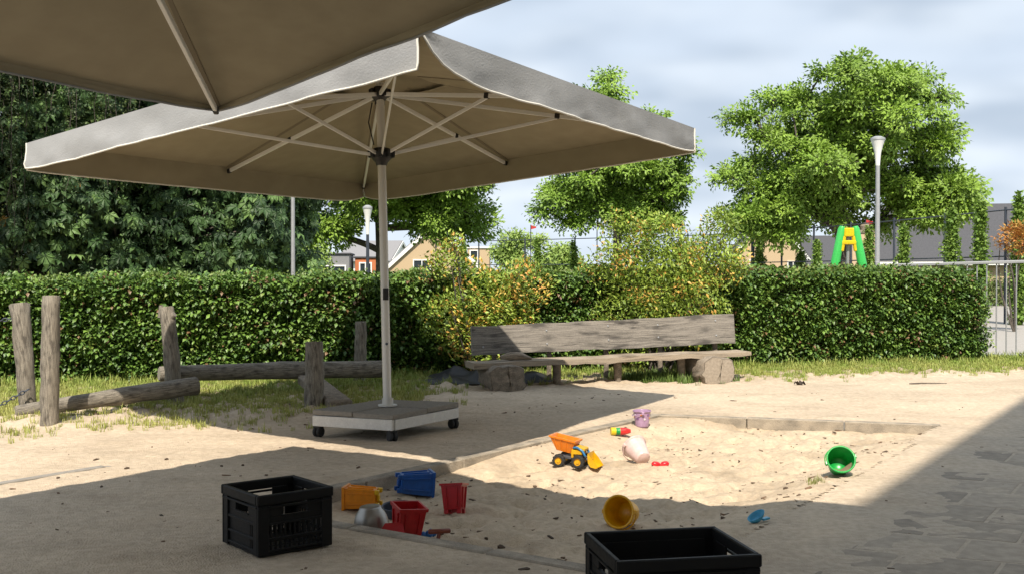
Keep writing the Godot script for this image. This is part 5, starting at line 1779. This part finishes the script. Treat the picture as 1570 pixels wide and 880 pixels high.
func build_far():
	street_lamp("tall grey street lamp before the large right-hand tree", at(10.0, 30.3), 5.1, M.galv, 0.07, 0.19)
	street_lamp("slim street lamp with dark pole left of the parasol pole", at(-3.95, 30.3), 3.22, M.darkmetal, 0.05, 0.13)
	street_lamp("tiny distant lamp between the two yellow-green shrubs", at(3.85, 70), 2.75, M.galv, 0.07, 0.16)
	var t = thing("mast", "plain grey metal mast right of the chestnut tree", "pole", at(-3.60, 18.2))
	var st = new_st()
	tube(st, [Vector3(0, -0.1, 0), Vector3(0, 2.5, 0), Vector3(0, 5.2, 0)], [0.036, 0.033, 0.03], 12)
	obj("pole", st, M.galv, t)
	lathe_cap(t, 5.2)
	# play arch
	t = thing("play_arch", "green and yellow A-shaped play frame showing above the right hedge", "play frame", at(7.6, 25.0), -0.1)
	var green = plastic(0.05, 0.50, 0.10); var yellow = plastic(0.78, 0.55, 0.01)
	for s in [-1, 1]:
		st = new_st()
		tube(st, [Vector3(s * 0.60, -0.05, 0), Vector3(s * 0.30, 1.6, 0), Vector3(s * 0.155, 2.40, 0), Vector3(s * 0.14, 2.47, 0)], [0.12, 0.105, 0.085, 0.06], 14)
		obj("leg", st, green, t)
	st = new_st()
	cbox(st, xf(Vector3(0, 2.33, 0.02)), Vector3(0.22, 0.20, 0.12), 0.02)
	cbox(st, xf(Vector3(0, 2.10, 0.02)), Vector3(0.34, 0.10, 0.11), 0.02)
	for s in [-1, 1]: bar(st, Vector3(s * 0.10, 2.26, 0.02), Vector3(s * 0.16, 1.90, 0.02), 0.09, 0.09, 0.02)
	obj("top_panel", st, yellow, t)
	st = new_st()
	tube(st, [Vector3(0, -0.05, -0.3), Vector3(0, 2.2, -0.05)], [0.035, 0.035], 8)
	obj("back_strut", st, M.galv, t)
	# railing at the right
	t = thing("railing", "grey metal railing with upright bars at the hedge's right end", "railing", at(7.4, 17.5))
	var a = at(6.1, 18.45, 0) - t.position; var b = at(10.6, 16.45, 0) - t.position
	st = new_st()
	bar(st, a + Vector3.UP * 1.535, b + Vector3.UP * 1.66, 0.06, 0.05, 0.008)
	obj("top_rail", st, M.galv, t)
	st = new_st()
	bar(st, a + Vector3.UP * 0.12, b + Vector3.UP * 0.10, 0.05, 0.04, 0.006)
	obj("bottom_rail", st, M.galv, t)
	var n = 34
	for i in n:
		var s = (i + 0.5) / n
		var p = a.lerp(b, s)
		st = new_st()
		tube(st, [p + Vector3.UP * 0.12, p + Vector3.UP * lerp(1.52, 1.64, s)], [0.011, 0.011], 8, false)
		obj("bar", st, M.galv, t)
	for s in [0.0, 0.5, 1.0]:
		st = new_st()
		var p = a.lerp(b, s)
		cbox(st, xf(p + Vector3(0, 0.75, -0.045)), Vector3(0.06, 1.7, 0.04), 0.006)
		obj("post", st, M.galv, t)
	# low greenery and fence across the paved lane
	t = thing("low_hedge", "low ragged green border across the paved lane behind the railing", "hedge", at(22, 50))
	var sp = sprig(404, 12, 0.3, 0.16, 0.08, 0.5, 1.2)
	rng.seed = 901
	var xs = []; var cs = []
	for i in 2600:
		xs.append(Transform3D(Basis(Vector3.UP, rng.randf() * TAU).scaled(Vector3.ONE * rng.randf_range(0.6, 1.2)), Vector3(rng.randf_range(-10, 12), 1.0 * pow(rng.randf(), 0.7) + 0.1, rng.randf_range(-1, 1))))
		cs.append(tint(Color(0.07, 0.11, 0.025), Color(0.15, 0.19, 0.05)))
	scatter("foliage", sp, xs, cs, M.leaf, t)
	# court fence with climbing ivy
	var runs = [[at(14.6, 28.5), at(10.9, 50), 7, "high sports court fence receding behind the right-hand tree"], [at(10.9, 50.3), at(-4.4, 64), 6, "high thin sports court fence across the middle distance"]]
	for r in runs:
		t = thing("court_fence", r[3], "fence", r[0])
		var e = r[1] - r[0]
		for i in r[2] + 1:
			st = new_st()
			var p = e * (float(i) / r[2])
			tube(st, [p - Vector3.UP * 0.1, p + Vector3.UP * 3.3], [0.045, 0.04], 8)
			obj("post", st, M.darkmetal, t)
		for y in [3.22, 1.9]:
			st = new_st()
			tube(st, [Vector3.UP * y, e * 0.5 + Vector3.UP * (y - 0.02), e + Vector3.UP * y], [0.022, 0.022, 0.022], 5)
			obj("cable", st, M.darkmetal, t)
	var ivy = sprig(405, 11, 0.2, 0.13, 0.11, 0.3, 1.1)
	var spots = [[14.10, 30.8, 3.55, 0.34, "rightmost"], [13.62, 32.2, 3.45, 0.30, "second from the right"], [13.35, 33.6, 3.3, 0.36, "third from the right"], [12.95, 36.6, 2.9, 0.30, "middle"], [12.55, 38.9, 3.0, 0.36, "left of the middle"], [11.85, 43.0, 2.6, 0.34, "just right of the street lamp"]]
	var lab = ["ivy-covered fence post nearest the right picture edge", "narrow ivy column second from the right picture edge", "broad ivy column third from the right picture edge", "short ivy column in front of the dark slate roof", "thick ivy column near the slate roof's left end", "ivy column just right of the street lamp pole"]
	for i in spots.size(): ivy_column(lab[i], spots[i], ivy, 921 + i)
	ivy_column("ivy column in front of the right buff brick gable", [11.1, 49.6, 3.3, 0.42], ivy, 931)
	ivy_column("ivy column between the right gable and the play frame", [12.9, 49.4, 2.4, 0.45], ivy, 932)
	ivy_column("ivy column left of the small distant lamp", [1.35, 58.8, 3.2, 0.35], ivy, 933)
	ivy_column("ivy column next to the small distant lamp", [3.15, 57.0, 3.0, 0.35], ivy, 934)
	ivy_column("ivy column by the left house's white window", [-2.7, 62.4, 3.0, 0.35], ivy, 935)
	# flags
	for q in [[-2.75, 62.6, 4.1, "small red flag on a pole above the left shrub"], [1.0, 59.1, 4.0, "small red flag on a pole over the pale far tree"], [4.3, 56.0, 4.0, "small red flag on a pole above the large shrub"], [14.3, 44.8, 3.6, "small red flag near the play frame and street lamp"]]:
		t = thing("flag", q[3], "flag", at(q[0], q[1]), 0.0, "red flags on the court fence")
		st = new_st()
		tube(st, [Vector3(0, -0.1, 0), Vector3(0, q[2], 0)], [0.03, 0.025], 6)
		obj("pole", st, M.darkmetal, t)
		st = new_st()
		st.set_smooth_group(1)
		for i in 6:
			var w = func(k, y): return Vector3(0.02 + k * 0.045, q[2] - 0.02 - y * (0.22 - 0.024 * k) - 0.012 * k, 0.03 * sin(k * 1.3))
			quad(st, w.call(i, 0), w.call(i + 1, 0), w.call(i + 1, 1), w.call(i, 1), Vector3(0, q[2], -5))
		obj("cloth", st, M.flag, t)
	# houses
	gable_house("buff brick gabled house behind the low tree on the left", at(-6.6, 90), 0.12, 7.0, 9.0, 1.9, 5.1, M.brick_buff, M.greyroof, [[-0.9, 1.95, 1.3, 1.0], [2.1, 2.1, 0.9, 1.1]])
	t = thing("house", "buff brick house wing with white window right of the left gable", "house", at(-2.6, 88), 0.0, "houses beyond the hedge")
	st = new_st()
	cbox(st, xf(Vector3(0, 1.6, 0)), Vector3(1.7, 3.5, 4.0), 0.03)
	obj("wall", st, M.brick_buff, t)
	st = new_st()
	cbox(st, xf(Vector3(0, 3.42, 0)), Vector3(1.9, 0.14, 4.2), 0.03)
	obj("roof", st, M.trim, t)
	window(t, Vector3(-0.35, 2.55, 2.0), Vector2(0.6, 1.3), 0.0, 1)
	# grey garage and orange house
	t = thing("garage", "dark grey garage with white door frame beyond the hedge", "garage", at(-11.6, 72), 0.08)
	st = new_st()
	cbox(st, xf(Vector3(0, 1.25, 0)), Vector3(2.3, 2.7, 4.0), 0.03)
	obj("wall", st, M.greyroof, t)
	st = new_st()
	cbox(st, xf(Vector3(0, 2.66, 0)), Vector3(2.5, 0.12, 4.2), 0.03)
	obj("roof", st, M.slate, t)
	window(t, Vector3(0.0, 1.45, 2.0), Vector2(1.8, 0.9), 0.0, 2)
	t = thing("house", "orange brick house corner with a small window beside the grey garage", "house", at(-9.55, 74), 0.06, "houses beyond the hedge")
	st = new_st()
	cbox(st, xf(Vector3(0, 1.15, 0)), Vector3(1.55, 2.5, 4.0), 0.03)
	obj("wall", st, M.brick_orange, t)
	st = new_st()
	cbox(st, xf(Vector3(0, 2.46, 0)), Vector3(1.75, 0.12, 4.2), 0.03)
	obj("roof", st, M.slate, t)
	window(t, Vector3(-0.1, 1.75, 2.0), Vector2(0.75, 0.7), 0.0, 2)
	gable_house("pale grey roofed house behind the orange brick house", at(-12.8, 104), 1.35, 6.0, 5.0, 2.6, 4.3, M.trim, M.greyroof, [], false)
	# right side
	gable_house("buff brick gable with white edges left of the play frame", at(23.0, 101), -0.12, 6.2, 9.0, 2.9, 7.0, M.brick_buff, M.slate, [[2.0, 1.9, 0.9, 1.1], [-1.2, 2.0, 1.0, 1.2]], false)
	gable_house("dark slate roofed house between the gable and the play frame", at(27.6, 99), 1.45, 7.0, 3.4, 2.2, 4.6, M.slate, M.slate, [], false)
	t = gable_house("long house with dark slate roof and dormer at far right", at(28.6, 70), 1.57 - 0.25, 8.0, 10.5, 2.3, 5.6, M.brick_buff, M.slate, [], true)
	# dormer and gutter on the slope that faces the yard (local -x)
	var dm = Node3D.new(); dm.name = "dormer"; t.add_child(dm)
	st = new_st()
	cbox(st, xf(Vector3(-2.9, 3.45, 3.6)), Vector3(1.5, 1.3, 1.7), 0.03)
	obj("cheek", st, M.slate, dm)
	st = new_st()
	cbox(st, xf(Vector3(-2.95, 4.15, 3.6)), Vector3(1.8, 0.12, 1.95), 0.02)
	obj("dormer_roof", st, M.slate, dm)
	window(dm, Vector3(-3.65, 3.4, 3.6), Vector2(1.0, 0.75), -PI / 2, 2)
	st = new_st()
	cbox(st, xf(Vector3(-4.42, 2.0, 0)), Vector3(0.16, 0.22, 10.9), 0.02)
	obj("gutter", st, M.trim, t)
	for z in [-3.0, 0.0, 3.4]: window(t, Vector3(-4.0, 1.1, z), Vector2(1.4, 1.1), -PI / 2, 2)
	t = thing("wall_pier", "buff brick chimney stack beside the street lamp pole", "chimney", at(14.3, 44.2))
	st = new_st()
	cbox(st, xf(Vector3(-0.35, 1.45, 0)), Vector3(0.95, 3.1, 0.6), 0.03)
	obj("stack", st, M.brick_buff, t)
	st = new_st()
	cbox(st, xf(Vector3(-0.35, 3.06, 0)), Vector3(1.05, 0.14, 0.7), 0.03)
	lathe(st, [Vector2(0.2, 3.1), Vector2(0.22, 3.3), Vector2(0.1, 3.42), Vector2(0, 3.44)], 12, xf(Vector3(-0.2, 0, 0)))
	obj("cap", st, M.stump, t)
	# orange-leaved shrub at the right edge
	t = thing("orange_shrub", "orange-leaved young tree at the right picture edge", "tree", at(12.35, 27.2))
	rng.seed = 941
	st = new_st()
	for k in 5: limb(st, Vector3(0, -0.05, 0), Vector3(rng.randf_range(-0.5, 0.6), rng.randf_range(1.8, 2.5), rng.randf_range(-0.4, 0.4)), 0.03, 0.008)
	obj("trunk", st, M.bark, t)
	xs = []; cs = []
	for i in 170:
		var d = rand_dir()
		xs.append(Transform3D(leaf_basis(d + Vector3.DOWN * 0.3, Vector3.UP + rand_dir() * 0.4), Vector3(0.15, 2.25, 0) + d * Vector3(0.62, 0.40, 0.5) * sqrt(rng.randf())))
		cs.append(tint(Color(0.40, 0.14, 0.03), Color(0.36, 0.22, 0.04)))
	scatter("crown", sprig(942, 9, 0.13, 0.10, 0.05), xs, cs, M.leaf, t)

func lathe_cap(t, h):
	var st = new_st()
	lathe(st, [Vector2(0.032, h - 0.02), Vector2(0.038, h), Vector2(0.03, h + 0.04), Vector2(0, h + 0.05)], 12)
	obj("cap", st, M.galv, t)

func ivy_column(label, q, mesh, sd):
	var t = thing("climbing_ivy", label, "ivy", at(q[0], q[1]), 0.0, "ivy columns on the court fence")
	rng.seed = sd
	var st = new_st()
	tube(st, [Vector3(0.06, -0.1, 0), Vector3(0.03, q[2] * 0.5, 0.05), Vector3(0.05, q[2], 0)], [0.04, 0.03, 0.01], 6)
	obj("stem", st, M.bark, t)
	var xs = []; var cs = []
	for i in int(130 * q[2]):
		var y = rng.randf() * q[2]
		var r = 0.78 * q[3] * (0.6 + 0.9 * abs(n_mid.get_noise_2d(y * 0.7 + sd, 1.0))) * (1.0 - 0.55 * smoothstep(0.75, 1.0, y / q[2]))
		var d = rand_dir(); d.y = 0
		xs.append(Transform3D(leaf_basis(d + Vector3.DOWN * 0.5 + rand_dir() * 0.3, Vector3.UP + rand_dir() * 0.5).scaled(Vector3.ONE * rng.randf_range(0.5, 0.95)), Vector3(0, y, 0) + d * r * sqrt(rng.randf())))
		cs.append(tint(Color(0.10, 0.19, 0.025), Color(0.20, 0.31, 0.045)))
	scatter("foliage", mesh, xs, cs, M.leaf, t)

# building beside the camera whose shadow lies over the paving on the right
func build_school():
	var d = Vector3(0.537, 0, -0.843); var right = Vector3(0.843, 0, 0.537)
	var a = at(1.61, -2.66) - d * 7.0
	var b = at(1.61, -2.66) + d * 15.0
	var c = (a + b) / 2 + right * 5.0
	var t = thing("school_building", "three-storey building beside the yard whose shadow covers the right paving", "building", Vector3(c.x, 0, c.z))
	var bs = Basis(right, Vector3.UP, -d)
	t.basis = bs
	var st = new_st()
	cbox(st, xf(Vector3(0, 5.85, 0)), Vector3(9.9, 11.8, 21.9), 0.03)
	obj("wall", st, M.plaster, t)
	st = new_st()
	cbox(st, xf(Vector3(0, 11.88, 0)), Vector3(10.0, 0.24, 22.0), 0.02)
	obj("roof", st, M.greyroof, t)
	for z in [-7.5, -4.0, 3.5, 7.5]:
		for y in [1.9, 5.6, 9.2]: window(t, Vector3(-4.95, y, z), Vector2(2.0, 1.5), -PI / 2, 2)
	st = new_st()
	cbox(st, xf(Vector3(-4.97, 1.05, 0)), Vector3(0.08, 2.1, 1.0), 0.01)
	obj("door", st, M.darkmetal, t)

# ------------------------------------------------------------------ sky
func build_sky() -> Sky:
	var w = 1024; var h = 512
	var img := Image.create(w, h, false, Image.FORMAT_RGBF)
	var n1 = noise(5, 0.9, 5); var n2 = noise(9, 2.2, 4); var n3 = noise(14, 0.55, 3)
	for y in h:
		var v = PI * (y + 0.5) / h            # 0 at the zenith
		var e = cos(v)
		for x in w:
			var u = TAU * (x + 0.5) / w
			var d = Vector3(sin(v) * sin(u), e, sin(v) * cos(u))
			var c
			if e > -0.02:
				var el = max(e, 0.0)
				c = Color(0.60, 0.67, 0.76).lerp(Color(0.44, 0.54, 0.68), pow(el, 0.6))
				# flattened cloud layer seen in perspective
				var k = 1.0 / (el + 0.16)
				var p = Vector3(d.x * k, 0.0, d.z * k)
				var f = n1.get_noise_3d(p.x, 0, p.z) * 0.6 + n2.get_noise_3d(p.x * 1.1 + p.z * 0.4, 3.0, p.z * 1.3) * 0.4 + n3.get_noise_3d(p.x, 7.0, p.z) * 0.7
				var cov = smoothstep(-0.55, 0.42, f)
				var shade = 0.5 + 0.5 * clamp(n2.get_noise_3d(p.x * 0.8 + 20.0, 1.0, p.z * 1.2) * 1.9 + n3.get_noise_3d(p.x + 9.0, 2.0, p.z) * 1.4, -1.0, 1.0)
				var cc = Color(0.34, 0.415, 0.515).lerp(Color(0.74, 0.795, 0.85), shade)
				c = c.lerp(cc, cov * 0.86)
				c = c.lerp(Color(0.62, 0.70, 0.78), 0.5 * pow(1.0 - el, 10.0))
			else:
				c = Color(0.30, 0.29, 0.26)
			img.set_pixel(x, y, c.linear_to_srgb() if false else c)
	var pm := PanoramaSkyMaterial.new()
	pm.panorama = ImageTexture.create_from_image(img)
	var s := Sky.new()
	s.sky_material = pm
	return s

# ------------------------------------------------------------------ scene
func _ready():
	var cam := Camera3D.new()
	cam.name = "camera"
	cam.position = Vector3(0, 1.4, 0)
	cam.rotation.x = -atan(20.0 / 1700.0)
	cam.fov = rad_to_deg(2.0 * atan(440.0 / 1700.0))
	cam.near = 0.05
	cam.far = 1500.0
	add_child(cam)
	cam.current = true
	var env := Environment.new()
	env.background_mode = Environment.BG_SKY
	env.sky = build_sky()
	env.background_energy_multiplier = 0.82
	env.tonemap_mode = Environment.TONE_MAPPER_LINEAR
	env.tonemap_exposure = 1.65
	env.sdfgi_enabled = true
	env.ssao_enabled = true
	env.ssil_enabled = true
	var we := WorldEnvironment.new()
	we.name = "environment"
	we.environment = env
	add_child(we)
	var sun := DirectionalLight3D.new()
	sun.name = "sun"
	sun.basis = Basis.looking_at(Vector3(0.04, -1.0, -0.78), Vector3.UP)
	sun.light_energy = 1.33
	sun.light_color = Color(1.0, 0.955, 0.89)
	sun.light_angular_distance = 0.6
	sun.shadow_enabled = true
	add_child(sun)

	n_lo = noise(3, 0.35, 3); n_mid = noise(4, 1.1, 3); n_hi = noise(6, 4.5, 3)
	make_materials()
	M.flag = mat(Color(0.5, 0.04, 0.04), 0.7)
	M.flag.cull_mode = BaseMaterial3D.CULL_DISABLED
	rng.seed = 1
	build_ground()
	build_kerbs()
	build_tiles()
	print("ground done")
	build_school()
	build_far()
	build_trees()
	build_hedge()
	print("green done")
	parasol("large open square parasol in grey fabric on a wheeled slab base", [at(-0.535, 6.275, 2.795), at(-4.15, 9.475, 2.515), at(-1.86, 13.87, 2.52), at(1.757, 10.67, 2.80)], at(-1.2, 10.07, 3.22), at(-1.10, 9.78, 0.0), 2.46, 0.55, true, Vector3(0.72, 0, 0.31), Vector3(0.50, 0, -0.85))
	parasol("nearer grey parasol overhead, only its canopy corner and one rib showing", [at(-1.87, 7.06, 2.46), at(-5.34, 1.93, 2.69), at(-1.23, -1.24, 3.52), at(2.24, 3.89, 3.29)], at(-1.55, 2.91, 3.55), at(-1.62, 2.91, 0.0), 2.6, 0.5, false, Vector3(0.72, 0, 0.31), Vector3(0.50, 0, -0.85))
	build_timber()
	build_bench()
	build_finds()
	crate("black plastic crate with slotted sides standing left of the sandpit", at(-1.212, 5.694, 0.004), deg_to_rad(39.2), 0.424, 0.424, 0.31, [0, 1, 2])
	crate("larger black plastic crate cut off by the bottom picture edge", at(0.637, 4.47, 0.004), deg_to_rad(10.8), 0.585, 0.50, 0.31, [0, 2], [1, 3])
	build_toys()
	build_grass()
	build_litter()
	print("done")
